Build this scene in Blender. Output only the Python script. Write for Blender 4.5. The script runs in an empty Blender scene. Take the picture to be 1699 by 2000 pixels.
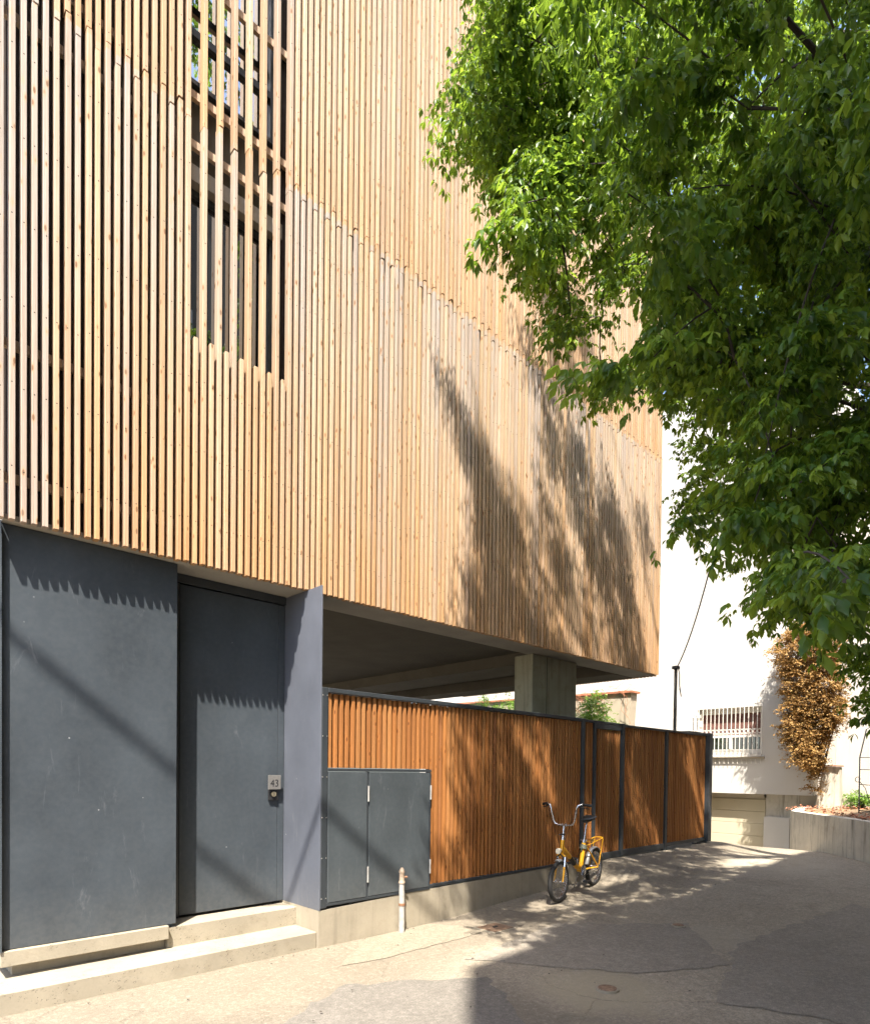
import bpy, math, random
import numpy as np
from mathutils import Vector, Matrix
random.seed(7); rng = np.random.default_rng(11)
SC = bpy.context.scene
COL = SC.collection
# ------------------------------------------------------------------ camera
F_PX, PY_PX, W_PX, H_PX = 1215.344, 1527.774, 1699.0, 2000.0
YAW, PIT, ROL = 0.7611, -0.0175, 0.0120
CAM = np.array([-3.120, -4.78, 1.625])
cF = np.array([math.sin(YAW)*math.cos(PIT), math.cos(YAW)*math.cos(PIT), math.sin(PIT)])
_R = np.array([math.cos(YAW), -math.sin(YAW), 0.0]); _U = np.cross(_R, cF)
cR = math.cos(ROL)*_R + math.sin(ROL)*_U
cU = -math.sin(ROL)*_R + math.cos(ROL)*_U
cam = bpy.data.cameras.new('camera'); camo = bpy.data.objects.new('camera', cam); COL.objects.link(camo)
camo.matrix_world = Matrix(((cR[0], cU[0], -cF[0], CAM[0]), (cR[1], cU[1], -cF[1], CAM[1]), (cR[2], cU[2], -cF[2], CAM[2]), (0, 0, 0, 1)))
cam.sensor_fit = 'HORIZONTAL'; cam.sensor_width = 36.0
cam.lens = F_PX/W_PX*36.0
cam.shift_y = (PY_PX-H_PX/2)/W_PX
cam.clip_start = 0.05; cam.clip_end = 800
SC.camera = camo
# ------------------------------------------------------------------ sky, sun, exposure
SUNV = np.array([1.09, 1.0, -2.67]); SUNN = SUNV/np.linalg.norm(SUNV)
el = math.asin(-SUNN[2]); az = math.atan2(-SUNN[0], -SUNN[1])
world = bpy.data.worlds.new('World'); SC.world = world; world.use_nodes = True
wn = world.node_tree.nodes; wl = world.node_tree.links
bg = wn['Background']; sky = wn.new('ShaderNodeTexSky'); sky.sky_type = 'NISHITA'; sky.sun_disc = False
sky.sun_elevation = el; sky.sun_rotation = az; sky.air_density = 1.0; sky.dust_density = 2.2; sky.ozone_density = 1.0
wl.new(sky.outputs[0], bg.inputs[0]); bg.inputs[1].default_value = 0.125
sl = bpy.data.lights.new('sun', 'SUN'); sl.energy = 4.5; sl.angle = math.radians(0.7); sl.color = (1.0, 0.93, 0.82)
slo = bpy.data.objects.new('sun', sl); COL.objects.link(slo)
slo.rotation_euler = Vector(SUNN).to_track_quat('-Z', 'Y').to_euler(); slo.location = (-8, -8, 20)
SC.view_settings.view_transform = 'Standard'; SC.view_settings.look = 'None'
SC.view_settings.exposure = 1.8; SC.view_settings.gamma = 1.0
cy = SC.cycles; cy.max_bounces = 4; cy.diffuse_bounces = 2; cy.glossy_bounces = 2; cy.transmission_bounces = 3; cy.transparent_max_bounces = 4
cy.adaptive_threshold = 0.03; cy.caustics_reflective = False; cy.caustics_refractive = False

# ------------------------------------------------------------------ helpers
def px(P):
    d = np.asarray(P, float)-CAM; z = d@cF
    return W_PX/2+F_PX*(d@cR)/z, PY_PX-F_PX*(d@cU)/z, z
def dep(x, y, d): return CAM+(cF+cR*(x-W_PX/2)/F_PX+cU*(PY_PX-y)/F_PX)*d
def in_poly(x, y, poly):
    c = False; n = len(poly); j = n-1
    for i in range(n):
        xi, yi = poly[i]; xj, yj = poly[j]
        if (yi > y) != (yj > y) and x < (xj-xi)*(y-yi)/(yj-yi)+xi: c = not c
        j = i
    return c
class MB:
    def __init__(s): s.v = []; s.f = []
    def add(s, vs, fs):
        o = len(s.v); s.v += [tuple(map(float, v)) for v in vs]; s.f += [tuple(i+o for i in f) for f in fs]; return s
    def box(s, x0, x1, y0, y1, z0, z1):
        return s.add([(x0,y0,z0),(x1,y0,z0),(x1,y1,z0),(x0,y1,z0),(x0,y0,z1),(x1,y0,z1),(x1,y1,z1),(x0,y1,z1)],
                     [(0,3,2,1),(4,5,6,7),(0,1,5,4),(1,2,6,5),(2,3,7,6),(3,0,4,7)])
    def bbox(s, x0, x1, y0, y1, z0, z1, b=0.004):
        # box with chamfered edges
        X, Y, Z = (x0, x1), (y0, y1), (z0, z1); vs = []; idx = {}
        def vid(i, j, k, ax):
            key = (i, j, k, ax)
            if key not in idx:
                c = [X[i], Y[j], Z[k]]; sg = [1-2*i, 1-2*j, 1-2*k]
                for a in range(3):
                    if a != ax: c[a] += sg[a]*b
                idx[key] = len(vs); vs.append(c)
            return idx[key]
        fs = []
        for ax in range(3):
            u, w = (ax+1) % 3, (ax+2) % 3
            for e in (0, 1):
                q = []
                for (p, r) in ((0,0),(1,0),(1,1),(0,1)):
                    ijk = [0,0,0]; ijk[ax] = e; ijk[u] = p; ijk[w] = r; q.append(vid(*ijk, ax))
                fs.append(tuple(q) if e else tuple(q[::-1]))
        for ax in range(3):
            u, w = (ax+1) % 3, (ax+2) % 3
            for p in (0, 1):
                for r in (0, 1):
                    a = [0,0,0]; a[u] = p; a[w] = r; c = list(a); c[ax] = 1
                    fs.append((vid(*a, u), vid(*c, u), vid(*c, w), vid(*a, w)))
        for i in (0,1):
            for j in (0,1):
                for k in (0,1): fs.append((vid(i,j,k,0), vid(i,j,k,1), vid(i,j,k,2)))
        return s.add(vs, fs)
    def tube(s, pts, r, n=8, cap=True, closed=False):
        pts = [Vector(p) for p in pts]; m = len(pts)
        rs = r if isinstance(r, (list, tuple)) else [r]*m
        rings = []; up = None; vs = []
        for i, p in enumerate(pts):
            if closed: t = (pts[(i+1) % m]-pts[i-1])
            else: t = pts[min(i+1, m-1)]-pts[max(i-1, 0)]
            t.normalize()
            if up is None:
                up = Vector((0,0,1)) if abs(t.z) < 0.9 else Vector((1,0,0))
            a = t.cross(up); a.normalize(); b = a.cross(t); b.normalize(); up = b
            for k in range(n):
                th = 2*math.pi*k/n; vs.append(p+(a*math.cos(th)+b*math.sin(th))*rs[i])
        fs = []
        for i in range(m if closed else m-1):
            i2 = (i+1) % m
            for k in range(n):
                k2 = (k+1) % n; fs.append((i*n+k, i*n+k2, i2*n+k2, i2*n+k))
        if cap and not closed:
            fs.append(tuple(range(n))[::-1]); fs.append(tuple((m-1)*n+k for k in range(n)))
        return s.add(vs, fs)
    def prism(s, poly, lo, hi, ax=2):
        n = len(poly)
        def mk(u, w, t):
            c = [0,0,0]; c[ax] = t; c[(ax+1) % 3] = u; c[(ax+2) % 3] = w; return c
        vs = [mk(u, w, lo) for u, w in poly]+[mk(u, w, hi) for u, w in poly]
        fs = [tuple(range(n))[::-1], tuple(range(n, 2*n))]
        for i in range(n):
            j = (i+1) % n; fs.append((i, j, n+j, n+i))
        return s.add(vs, fs)
    def mesh(s, name, mat, smooth=False):
        me = bpy.data.meshes.new(name); me.from_pydata(s.v, [], s.f); me.update()
        if mat: me.materials.append(mat)
        if smooth:
            me.polygons.foreach_set('use_smooth', [True]*len(me.polygons))
            try: me.set_sharp_from_angle(angle=math.radians(40))
            except Exception: pass
        return me
    def build(s, name, mat, parent=None, smooth=False):
        return link(name, s.mesh(name, mat, smooth), parent)
def link(name, me, parent=None, loc=None):
    o = bpy.data.objects.new(name, me); COL.objects.link(o)
    if parent is not None: o.parent = parent
    if loc is not None: o.location = loc
    return o
def tag(o, label=None, cat=None, group=None, kind=None):
    for k, v in (('label', label), ('category', cat), ('group', group), ('kind', kind)):
        if v: o[k] = v
    return o
def thing(name, label, cat, loc=(0,0,0), group=None):
    o = bpy.data.objects.new(name, None); COL.objects.link(o); o.location = loc; o.empty_display_size = 0.1
    return tag(o, label, cat, group)
def fast_mesh(name, V, Fc, mat, attrs=None, smooth=False):
    me = bpy.data.meshes.new(name); V = np.asarray(V, np.float32); Fc = np.asarray(Fc, np.int32)
    me.vertices.add(len(V)); me.vertices.foreach_set('co', V.ravel())
    k = Fc.shape[1]; me.loops.add(Fc.size); me.loops.foreach_set('vertex_index', Fc.ravel())
    me.polygons.add(len(Fc)); me.polygons.foreach_set('loop_start', np.arange(0, Fc.size, k, dtype=np.int32))
    if smooth: me.polygons.foreach_set('use_smooth', np.ones(len(Fc), bool))
    me.update(calc_edges=True)
    for nm, arr in (attrs or {}).items():
        a = me.attributes.new(nm, 'FLOAT', 'POINT'); a.data.foreach_set('value', np.asarray(arr, np.float32))
    if mat: me.materials.append(mat)
    return me

# ------------------------------------------------------------------ materials
class NT:
    def __init__(s, name):
        s.m = bpy.data.materials.new(name); s.m.use_nodes = True; s.t = s.m.node_tree; s.n = s.t.nodes; s.l = s.t.links
        s.b = s.n['Principled BSDF']; s.out = s.n['Material Output']
    def set(s, sock, v):
        if isinstance(v, bpy.types.NodeSocket): s.l.new(v, sock)
        elif v is not None:
            if isinstance(v, (tuple, list)) and len(v) == 3 and sock.type == 'RGBA': v = (*v, 1)
            sock.default_value = v
    def math(s, op, a, b=None, c=None, clamp=False):
        n = s.n.new('ShaderNodeMath'); n.operation = op; n.use_clamp = clamp
        for i, v in enumerate((a, b, c)):
            if v is not None: s.set(n.inputs[i], v)
        return n.outputs[0]
    def vmul(s, v, k):
        n = s.n.new('ShaderNodeVectorMath'); n.operation = 'MULTIPLY'; s.set(n.inputs[0], v); s.set(n.inputs[1], k); return n.outputs[0]
    def vadd(s, v, k):
        n = s.n.new('ShaderNodeVectorMath'); n.operation = 'ADD'; s.set(n.inputs[0], v); s.set(n.inputs[1], k); return n.outputs[0]
    def comb(s, x, y, z):
        n = s.n.new('ShaderNodeCombineXYZ')
        for i, v in enumerate((x, y, z)): s.set(n.inputs[i], v)
        return n.outputs[0]
    def sep(s, v):
        n = s.n.new('ShaderNodeSeparateXYZ'); s.set(n.inputs[0], v); return n.outputs
    def pos(s): return s.n.new('ShaderNodeNewGeometry').outputs['Position']
    def obj(s): return s.n.new('ShaderNodeTexCoord').outputs['Object']
    def rand(s): return s.n.new('ShaderNodeObjectInfo').outputs['Random']
    def attr(s, name):
        n = s.n.new('ShaderNodeAttribute'); n.attribute_name = name; return n.outputs['Fac']
    def noise(s, v, scale=5, detail=4, rough=0.55, dist=0.0):
        n = s.n.new('ShaderNodeTexNoise'); s.set(n.inputs['Vector'], v); n.inputs['Scale'].default_value = scale
        n.inputs['Detail'].default_value = detail; n.inputs['Roughness'].default_value = rough; n.inputs['Distortion'].default_value = dist
        return n.outputs['Fac']
    def voro(s, v, scale=5, feature='F1', rnd=1.0, out='Distance'):
        n = s.n.new('ShaderNodeTexVoronoi'); n.feature = feature; s.set(n.inputs['Vector'], v); n.inputs['Scale'].default_value = scale
        n.inputs['Randomness'].default_value = rnd; return n.outputs[out]
    def ramp(s, f, stops, interp='LINEAR'):
        n = s.n.new('ShaderNodeValToRGB'); s.set(n.inputs[0], f); cr = n.color_ramp; cr.interpolation = interp
        while len(cr.elements) < len(stops): cr.elements.new(0.5)
        for e, (p, c) in zip(cr.elements, stops):
            e.position = p
            if isinstance(c, (int, float)): c = (c, c, c)
            e.color = (*c, 1)
        return n.outputs[0]
    def mr(s, v, a, b, c=0.0, d=1.0):
        n = s.n.new('ShaderNodeMapRange'); s.set(n.inputs[0], v)
        for i, q in enumerate((a, b, c, d)): n.inputs[i+1].default_value = q
        return n.outputs[0]
    def mix(s, f, a, b, mode='MIX'):
        n = s.n.new('ShaderNodeMix'); n.data_type = 'RGBA'; n.blend_type = mode
        s.set(n.inputs[0], f); s.set(n.inputs[6], a); s.set(n.inputs[7], b); return n.outputs[2]
    def bump(s, h, strength=0.3, dist=0.01):
        n = s.n.new('ShaderNodeBump'); s.set(n.inputs['Height'], h); n.inputs['Strength'].default_value = strength; n.inputs['Distance'].default_value = dist
        s.l.new(n.outputs[0], s.b.inputs['Normal']); return n
    def fin(s, col, rough=0.6, metal=0.0, spec=0.5):
        s.set(s.b.inputs['Base Color'], col); s.set(s.b.inputs['Roughness'], rough); s.set(s.b.inputs['Metallic'], metal)
        s.set(s.b.inputs['Specular IOR Level'], spec); return s.m

def mat_plain(name, col, rough=0.5, metal=0.0, var=0.12, scale=9, spec=0.5):
    m = NT(name); n = m.noise(m.pos(), scale, 5, 0.6)
    c = m.mix(m.mr(n, 0.3, 0.7), tuple(v*(1-var) for v in col), tuple(min(1, v*(1+var)) for v in col))
    r = m.mr(m.noise(m.pos(), scale*2.3, 3), 0.3, 0.7, max(0.02, rough-0.08), min(1, rough+0.08))
    return m.fin(c, r, metal, spec)

def mat_slat(name, warm, cream, grey, knot, orange, facade=True):
    m = NT(name); r = m.rand(); o = m.sep(m.obj()); w = m.sep(m.pos())
    r50 = m.math('MULTIPLY', r, 57.3)
    r2 = m.math('FRACT', m.math('MULTIPLY', r, 191.7)); r3 = m.math('FRACT', m.math('MULTIPLY', r, 911.3))
    base = m.ramp(r2, [(0.0, tuple(v*0.80 for v in warm)), (0.14, warm), (0.30, cream), (0.46, tuple(v*0.86 for v in cream)), (0.62, cream), (0.76, tuple(a_*0.5+b_*0.5 for a_, b_ in zip(warm, orange))), (0.88, tuple(v*0.84 for v in warm)), (1.0, grey)])
    vz = m.comb(m.math('ADD', o[0], r50), o[1], w[2])
    # soft lengthwise tone changes along a board
    n1 = m.noise(m.vmul(vz, (1, 1, 0.9)), 1.4, 3)
    base = m.mix(m.mr(n1, 0.35, 0.7, 0, 0.45), base, warm)
    if facade:
        z = w[2]
        up = m.math('GREATER_THAN', z, 6.83)
        d_lo = m.mr(z, 4.6, 6.8, 0, 1)            # bleaching of the lower tier towards its top
        g = m.math('MULTIPLY', m.math('MULTIPLY', d_lo, m.math('SUBTRACT', 1, up)), m.mr(r3, 0.25, 1.0, 0.0, 0.95))
        base = m.mix(g, base, grey)
        o_lo = m.math('MULTIPLY', m.mr(z, 3.2, 5.6, 1, 0), m.mr(r3, 0, 1, 1.0, 0.35))
        base = m.mix(o_lo, base, orange)
        o_up = m.math('MULTIPLY', up, m.mr(z, 6.8, 8.2, 0.42, 0.05)); base = m.mix(o_up, base, orange)
        lx = m.math('LESS_THAN', w[0], -2.05)
        base = m.mix(m.math('MULTIPLY', lx, 0.75), base, grey)
    else:
        base = m.mix(m.math('MULTIPLY', m.mr(w[2], 0.3, 2.4, 1, 0), 0.35), base, orange)
    r4 = m.math('FRACT', m.math('MULTIPLY', r, 373.1)); base = m.mix(m.mr(r4, 0.0, 1.0, 0.23, 0.0), base, knot)
    # grain
    gr = m.noise(m.vmul(vz, (95, 95, 1.6)), 1.0, 4, 0.6, 0.6)
    base = m.mix(m.mr(gr, 0.40, 0.68, 0, 0.62), base, m.mix(0.55, base, knot), 'MIX')
    gr2 = m.noise(m.vmul(vz, (260, 260, 6)), 1.0, 2, 0.5)
    base = m.mix(m.mr(gr2, 0.3, 0.7, 0.16, 0), base, (0.06, 0.035, 0.02))
    # knots
    kv = m.vmul(vz, (17, 17, 6.2))
    kd = m.voro(kv, 1.0, 'F1', 1.0)
    base = m.mix(m.mr(kd, 0.30, 0.10, 0, 0.55), base, orange)
    base = m.mix(m.mr(kd, 0.17, 0.10, 0, 0.88), base, knot)
    # dark streaks and drips
    ds = m.noise(m.vmul(vz, (30, 30, 0.8)), 1.0, 5, 0.65)
    base = m.mix(m.mr(ds, 0.53, 0.72, 0, 0.6), base, m.mix(0.5, grey, knot))
    if facade:   # nail heads over the battens
        zz = m.math('ADD', m.math('MODULO', w[2], 0.555), -0.277)
        zz = m.math('ADD', zz, m.mr(r3, 0, 1, -0.03, 0.03)); xx = m.math('ADD', o[0], m.mr(r2, 0, 1, -0.006, 0.006))
        dd = m.math('ADD', m.math('MULTIPLY', zz, zz), m.math('MULTIPLY', xx, xx))
        base = m.mix(m.math('LESS_THAN', dd, 0.0045**2), base, (0.03, 0.025, 0.02))
    m.bump(m.math('ADD', m.math('MULTIPLY', gr, 1.0), m.math('MULTIPLY', ds, 0.6)), 0.35, 0.003)
    return m.fin(base, m.mr(gr, 0.3, 0.7, 0.62, 0.8), 0, 0.3)

M = {}
M['slat'] = mat_slat('weathered_pine', (0.615, 0.45, 0.285), (0.67, 0.533, 0.395), (0.46, 0.412, 0.375), (0.17, 0.084, 0.042), (0.60, 0.33, 0.14))
M['fslat'] = mat_slat('stained_pine', (0.43, 0.175, 0.050), (0.53, 0.245, 0.082), (0.28, 0.115, 0.045), (0.09, 0.028, 0.010), (0.49, 0.182, 0.040), False)
M['batten'] = mat_plain('batten_wood', (0.45, 0.33, 0.23), 0.75, var=0.2, scale=14)
M['membrane'] = mat_plain('dark_membrane', (0.038, 0.023, 0.017), 0.8)

def mat_panel(name, col):
    m = NT(name); P = m.pos()
    n = m.noise(m.vmul(P, (1, 1, 0.7)), 1.6, 5, 0.6); n2 = m.noise(P, 26, 3, 0.6)
    c = m.mix(m.mr(n, 0.3, 0.72), tuple(v*0.82 for v in col), tuple(v*1.24 for v in col))
    c = m.mix(m.mr(n2, 0.35, 0.75, 0, 0.10), c, (0.16, 0.16, 0.16))
    # scuffs and specks
    v = m.voro(P, 7.5, 'F1'); sp = m.noise(P, 3.0, 2)
    c = m.mix(m.math('MULTIPLY', m.mr(v, 0.05, 0.035, 0, 0.8), m.mr(sp, 0.5, 0.6)), c, (0.3, 0.31, 0.32))
    sc = m.noise(m.vmul(P, (7, 7, 1.3)), 1.0, 6, 0.75, 1.5)
    c = m.mix(m.mr(sc, 0.60, 0.74, 0, 0.26), c, (0.24, 0.25, 0.27))
    dust = m.mr(m.sep(P)[2], 0.33, 0.75, 0.22, 0.0)
    c = m.mix(m.math('MULTIPLY', dust, m.mr(n2, 0.2, 0.8, 0.25, 0.6)), c, (0.26, 0.24, 0.2))
    return m.fin(c, m.mr(n, 0.3, 0.7, 0.45, 0.6), 0.0, 0.22)
M['panel'] = mat_panel('slate_grey_sheet', (0.050, 0.061, 0.073))
M['fin'] = mat_panel('blue_grey_sheet', (0.100, 0.110, 0.136))
M['frame'] = mat_plain('dark_frame_metal', (0.035, 0.041, 0.047), 0.42, 0.0, 0.15, 6)
M['pole'] = mat_plain('grey_pole_metal', (0.09, 0.09, 0.09), 0.5)
M['cabin'] = mat_panel('cabinet_sheet', (0.058, 0.069, 0.077))
M['steel'] = mat_plain('brushed_steel', (0.50, 0.47, 0.43), 0.38, 0.85, 0.12, 40)
M['dark'] = mat_plain('black_metal', (0.02, 0.02, 0.022), 0.5)
M['brass'] = mat_plain('lock_brass', (0.55, 0.47, 0.32), 0.35, 0.8)

def mat_concrete(name, col, stain=0.4, holes=True, drip=0.0, scale=1.0):
    m = NT(name); P = m.pos()
    a = m.noise(P, 1.7*scale, 6, 0.62); b = m.noise(P, 9*scale, 5, 0.6); c3 = m.noise(P, 60, 3, 0.6)
    c = m.mix(m.mr(a, 0.3, 0.72), tuple(v*0.80 for v in col), tuple(v*1.12 for v in col))
    c = m.mix(m.mr(b, 0.55, 0.78, 0, stain), c, tuple(v*t for v, t in zip(col, (0.55, 0.5, 0.42))))
    c = m.mix(m.mr(c3, 0.3, 0.7, 0.14, 0), c, tuple(v*0.5 for v in col))
    h = m.math('ADD', m.math('MULTIPLY', b, 0.5), m.math('MULTIPLY', c3, 0.5))
    if holes:
        v = m.voro(m.vadd(m.vmul(P, (1, 1, 1.3)), m.comb(b, b, b)), 21, 'F1'); pick = m.noise(P, 4.5, 2)
        hm = m.math('MULTIPLY', m.mr(v, 0.21, 0.15), m.mr(pick, 0.46, 0.56))
        c = m.mix(m.math('MULTIPLY', hm, 0.85), c, (0.05, 0.04, 0.03))
        h = m.math('SUBTRACT', h, hm)
    if drip:
        d = m.noise(m.vmul(P, (9, 9, 0.7)), 1.0, 6, 0.7, 0.4)
        c = m.mix(m.mr(d, 0.5, 0.72, 0, drip), c, (0.07, 0.055, 0.04))
    m.bump(h, 0.35, 0.006)
    return m.fin(c, 0.82, 0, 0.25)
M['step'] = mat_concrete('cast_concrete', (0.335, 0.295, 0.225))
M['found'] = mat_concrete('rendered_concrete', (0.36, 0.315, 0.24), 0.35, False, 0.22)
M['column'] = mat_concrete('board_marked_concrete', (0.36, 0.35, 0.26), 0.6, False, 0.45)
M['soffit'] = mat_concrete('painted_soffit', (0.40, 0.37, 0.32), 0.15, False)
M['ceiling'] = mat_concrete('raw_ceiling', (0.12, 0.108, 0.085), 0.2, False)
M['retain'] = mat_concrete('streaked_wall', (0.60, 0.55, 0.46), 0.5, False, 0.75)

def mat_plaster(name, col, dirt=0.12):
    m = NT(name); P = m.pos(); a = m.noise(P, 0.7, 5, 0.6); b = m.noise(P, 45, 3)
    c = m.mix(m.mr(a, 0.35, 0.75, 0, dirt*2), col, tuple(v*t for v, t in zip(col, (0.82, 0.78, 0.7))))
    d = m.noise(m.vmul(P, (6, 6, 0.5)), 1.0, 5, 0.7)
    c = m.mix(m.mr(d, 0.58, 0.8, 0, dirt*2), c, tuple(v*0.6 for v in col))
    m.bump(b, 0.2, 0.004); return m.fin(c, 0.85, 0, 0.2)
M['white'] = mat_plaster('white_render', (0.62, 0.595, 0.555))
M['white2'] = mat_plaster('old_white_render', (0.56, 0.53, 0.49), 0.2)
M['beige'] = mat_plaster('beige_render', (0.47, 0.41, 0.32), 0.2)
M['lane'] = mat_plaster('grey_brown_render', (0.24, 0.20, 0.16), 0.2)
M['garage'] = mat_plaster('cream_garage_paint', (0.56, 0.50, 0.37), 0.06)
M['terra'] = mat_plain('terracotta', (0.42, 0.17, 0.09), 0.8, var=0.25)
M['whitemetal'] = mat_plain('white_painted_metal', (0.78, 0.74, 0.67), 0.45, var=0.06)
M['rustmetal'] = mat_plain('rusty_metal', (0.25, 0.13, 0.07), 0.7, var=0.35, scale=30)
M['capmetal'] = mat_plain('stained_pipe_cap', (0.40, 0.31, 0.23), 0.6, 0.2, 0.35, 40)
M['pipe'] = mat_plain('galvanised_pipe', (0.47, 0.45, 0.42), 0.5, 0.3, var=0.2, scale=25)
M['curtain'] = mat_plain('brown_curtain', (0.16, 0.075, 0.06), 0.85, var=0.3, scale=12)
def mat_glass(name, tint=(0.012, 0.014, 0.016), f=0.35):
    m = NT(name); m.fin(tint, 0.03, 0, 0.5)
    g = m.n.new('ShaderNodeBsdfGlossy'); g.inputs['Roughness'].default_value = 0.012; g.inputs['Color'].default_value = (0.92, 0.95, 1.0, 1)
    mx = m.n.new('ShaderNodeMixShader'); mx.inputs[0].default_value = f
    m.l.new(m.b.outputs[0], mx.inputs[1]); m.l.new(g.outputs[0], mx.inputs[2]); m.l.new(mx.outputs[0], m.out.inputs[0]); return m.m
M['glass'] = mat_glass('coated_window_glass', f=0.55)
M['glass3'] = mat_glass('tinted_window_glass', f=0.2)
M['glass2'] = mat_glass('dark_window_glass', f=0.12)

def mat_road():
    m = NT('worn_road'); P = m.pos(); s = m.sep(P)
    big = m.noise(P, 0.55, 5, 0.6, 0.6); mid = m.noise(P, 3.2, 6, 0.65); fine = m.noise(P, 75, 4, 0.7); grit = m.voro(P, 160, 'F1')
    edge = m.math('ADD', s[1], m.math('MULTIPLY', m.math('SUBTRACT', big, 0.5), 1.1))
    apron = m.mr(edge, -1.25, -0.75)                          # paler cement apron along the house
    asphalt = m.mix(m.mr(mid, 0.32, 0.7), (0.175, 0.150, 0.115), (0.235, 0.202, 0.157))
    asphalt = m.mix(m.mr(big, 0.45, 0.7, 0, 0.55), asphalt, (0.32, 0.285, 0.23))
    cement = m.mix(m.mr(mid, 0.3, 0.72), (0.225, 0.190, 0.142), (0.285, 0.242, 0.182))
    pale = m.mix(m.mr(mid, 0.3, 0.7), (0.37, 0.318, 0.242), (0.47, 0.405, 0.31))     # paler up the lane: colour lifts the shaded road, sunlit left stays darker
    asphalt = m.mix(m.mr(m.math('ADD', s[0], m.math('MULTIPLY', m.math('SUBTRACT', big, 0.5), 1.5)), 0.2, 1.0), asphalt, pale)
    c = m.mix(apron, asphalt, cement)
    c = m.mix(m.mr(fine, 0.40, 0.66, 0.0, 0.55), c, (0.11, 0.095, 0.075))
    coarse = m.noise(P, 24, 4, 0.75); c = m.mix(m.mr(coarse, 0.38, 0.64, 0.38, 0.0), c, (0.10, 0.086, 0.068)); c = m.mix(m.mr(coarse, 0.55, 0.75, 0.0, 0.35), c, (0.42, 0.37, 0.30))
    sp1 = m.voro(P, 55, 'F1'); c = m.mix(m.math('MULTIPLY', m.mr(sp1, 0.22, 0.10), m.mr(m.noise(P, 6, 2), 0.45, 0.6, 0, 0.8)), c, (0.07, 0.06, 0.05))
    c = m.mix(m.mr(grit, 0.28, 0.12, 0, 0.4), c, (0.36, 0.325, 0.27))
    c = m.mix(m.mr(m.noise(P, 1.3, 4, 0.7, 1.0), 0.56, 0.72, 0, 0.45), c, (0.13, 0.11, 0.085))
    def stain(cx, cy, rad, amt, c, col):
        dx = m.math('SUBTRACT', s[0], cx); dy = m.math('SUBTRACT', s[1], cy)
        d = m.math('SQRT', m.math('ADD', m.math('MULTIPLY', dx, dx), m.math('MULTIPLY', dy, dy)))
        d = m.math('ADD', d, m.math('MULTIPLY', m.math('SUBTRACT', mid, 0.5), rad*1.2))
        return m.mix(m.mr(d, rad*1.15, rad*0.6, 0, amt), c, col)
    c = stain(1.0, -2.3, 0.52, 0.7, c, (0.33, 0.285, 0.20)); c = stain(0.1, -2.95, 0.5, 0.5, c, (0.33, 0.285, 0.20)); c = stain(3.0, -2.3, 0.5, 0.4, c, (0.36, 0.32, 0.25)); c = stain(7.4, -1.4, 0.9, 0.5, c, (0.36, 0.32, 0.25))
    # cracks
    wob = m.noise(P, 2.6, 4, 0.6)
    pv = m.vadd(P, m.comb(m.math('MULTIPLY', wob, 0.35), m.math('MULTIPLY', m.noise(m.vadd(P, (9, 3, 0)), 2.2, 4), 0.35), 0.0))
    ce = m.voro(m.vmul(pv, (1, 1, 0)), 0.55, 'DISTANCE_TO_EDGE')
    crack = m.math('MULTIPLY', m.mr(ce, 0.006, 0.0015), m.mr(m.noise(P, 1.1, 3), 0.40, 0.55))
    c = m.mix(m.math('MULTIPLY', crack, m.mr(fine, 0.38, 0.6, 0.0, 0.32)), c, (0.05, 0.042, 0.032))
    h = m.math('ADD', m.math('MULTIPLY', fine, 0.6), m.math('MULTIPLY', mid, 0.5)); h = m.math('SUBTRACT', h, m.math('MULTIPLY', crack, 0.4))
    m.bump(h, 0.7, 0.010)
    return m.fin(c, 0.88, 0, 0.25)
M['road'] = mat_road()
def mat_patch(name, a, b):
    m = NT(name); P = m.pos(); mid = m.noise(P, 4, 6, 0.65); fine = m.noise(P, 90, 4, 0.7); grit = m.voro(P, 150, 'F1')
    c = m.mix(m.mr(mid, 0.3, 0.7), a, b); c = m.mix(m.mr(fine, 0.40, 0.66, 0, 0.55), c, tuple(v*0.45 for v in a)); co = m.noise(P, 24, 4, 0.75); c = m.mix(m.mr(co, 0.38, 0.64, 0.38, 0.0), c, tuple(v*0.45 for v in a)); c = m.mix(m.mr(co, 0.55, 0.75, 0, 0.3), c, tuple(v*1.35 for v in b))
    c = m.mix(m.mr(grit, 0.3, 0.12, 0, 0.4), c, tuple(min(1, v*1.9) for v in b))
    m.bump(fine, 0.4, 0.006); return m.fin(c, 0.88, 0, 0.25)
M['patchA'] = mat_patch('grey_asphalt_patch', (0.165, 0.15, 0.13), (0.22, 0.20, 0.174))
M['patchC'] = mat_patch('shade_lifted_asphalt_patch', (0.27, 0.238, 0.195), (0.345, 0.305, 0.25))  # lighter copy of the asphalt patch, brightens the shaded road by colour
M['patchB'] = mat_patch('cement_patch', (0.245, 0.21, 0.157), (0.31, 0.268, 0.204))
M['iron'] = mat_plain('rusted_iron_cover', (0.24, 0.155, 0.10), 0.75, 0.2, 0.35, 30)
M['soil'] = mat_plain('dry_soil', (0.22, 0.15, 0.09), 0.95, var=0.4, scale=20)
M['bark'] = mat_plain('bark', (0.045, 0.036, 0.028), 0.9, var=0.4, scale=25)

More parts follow.
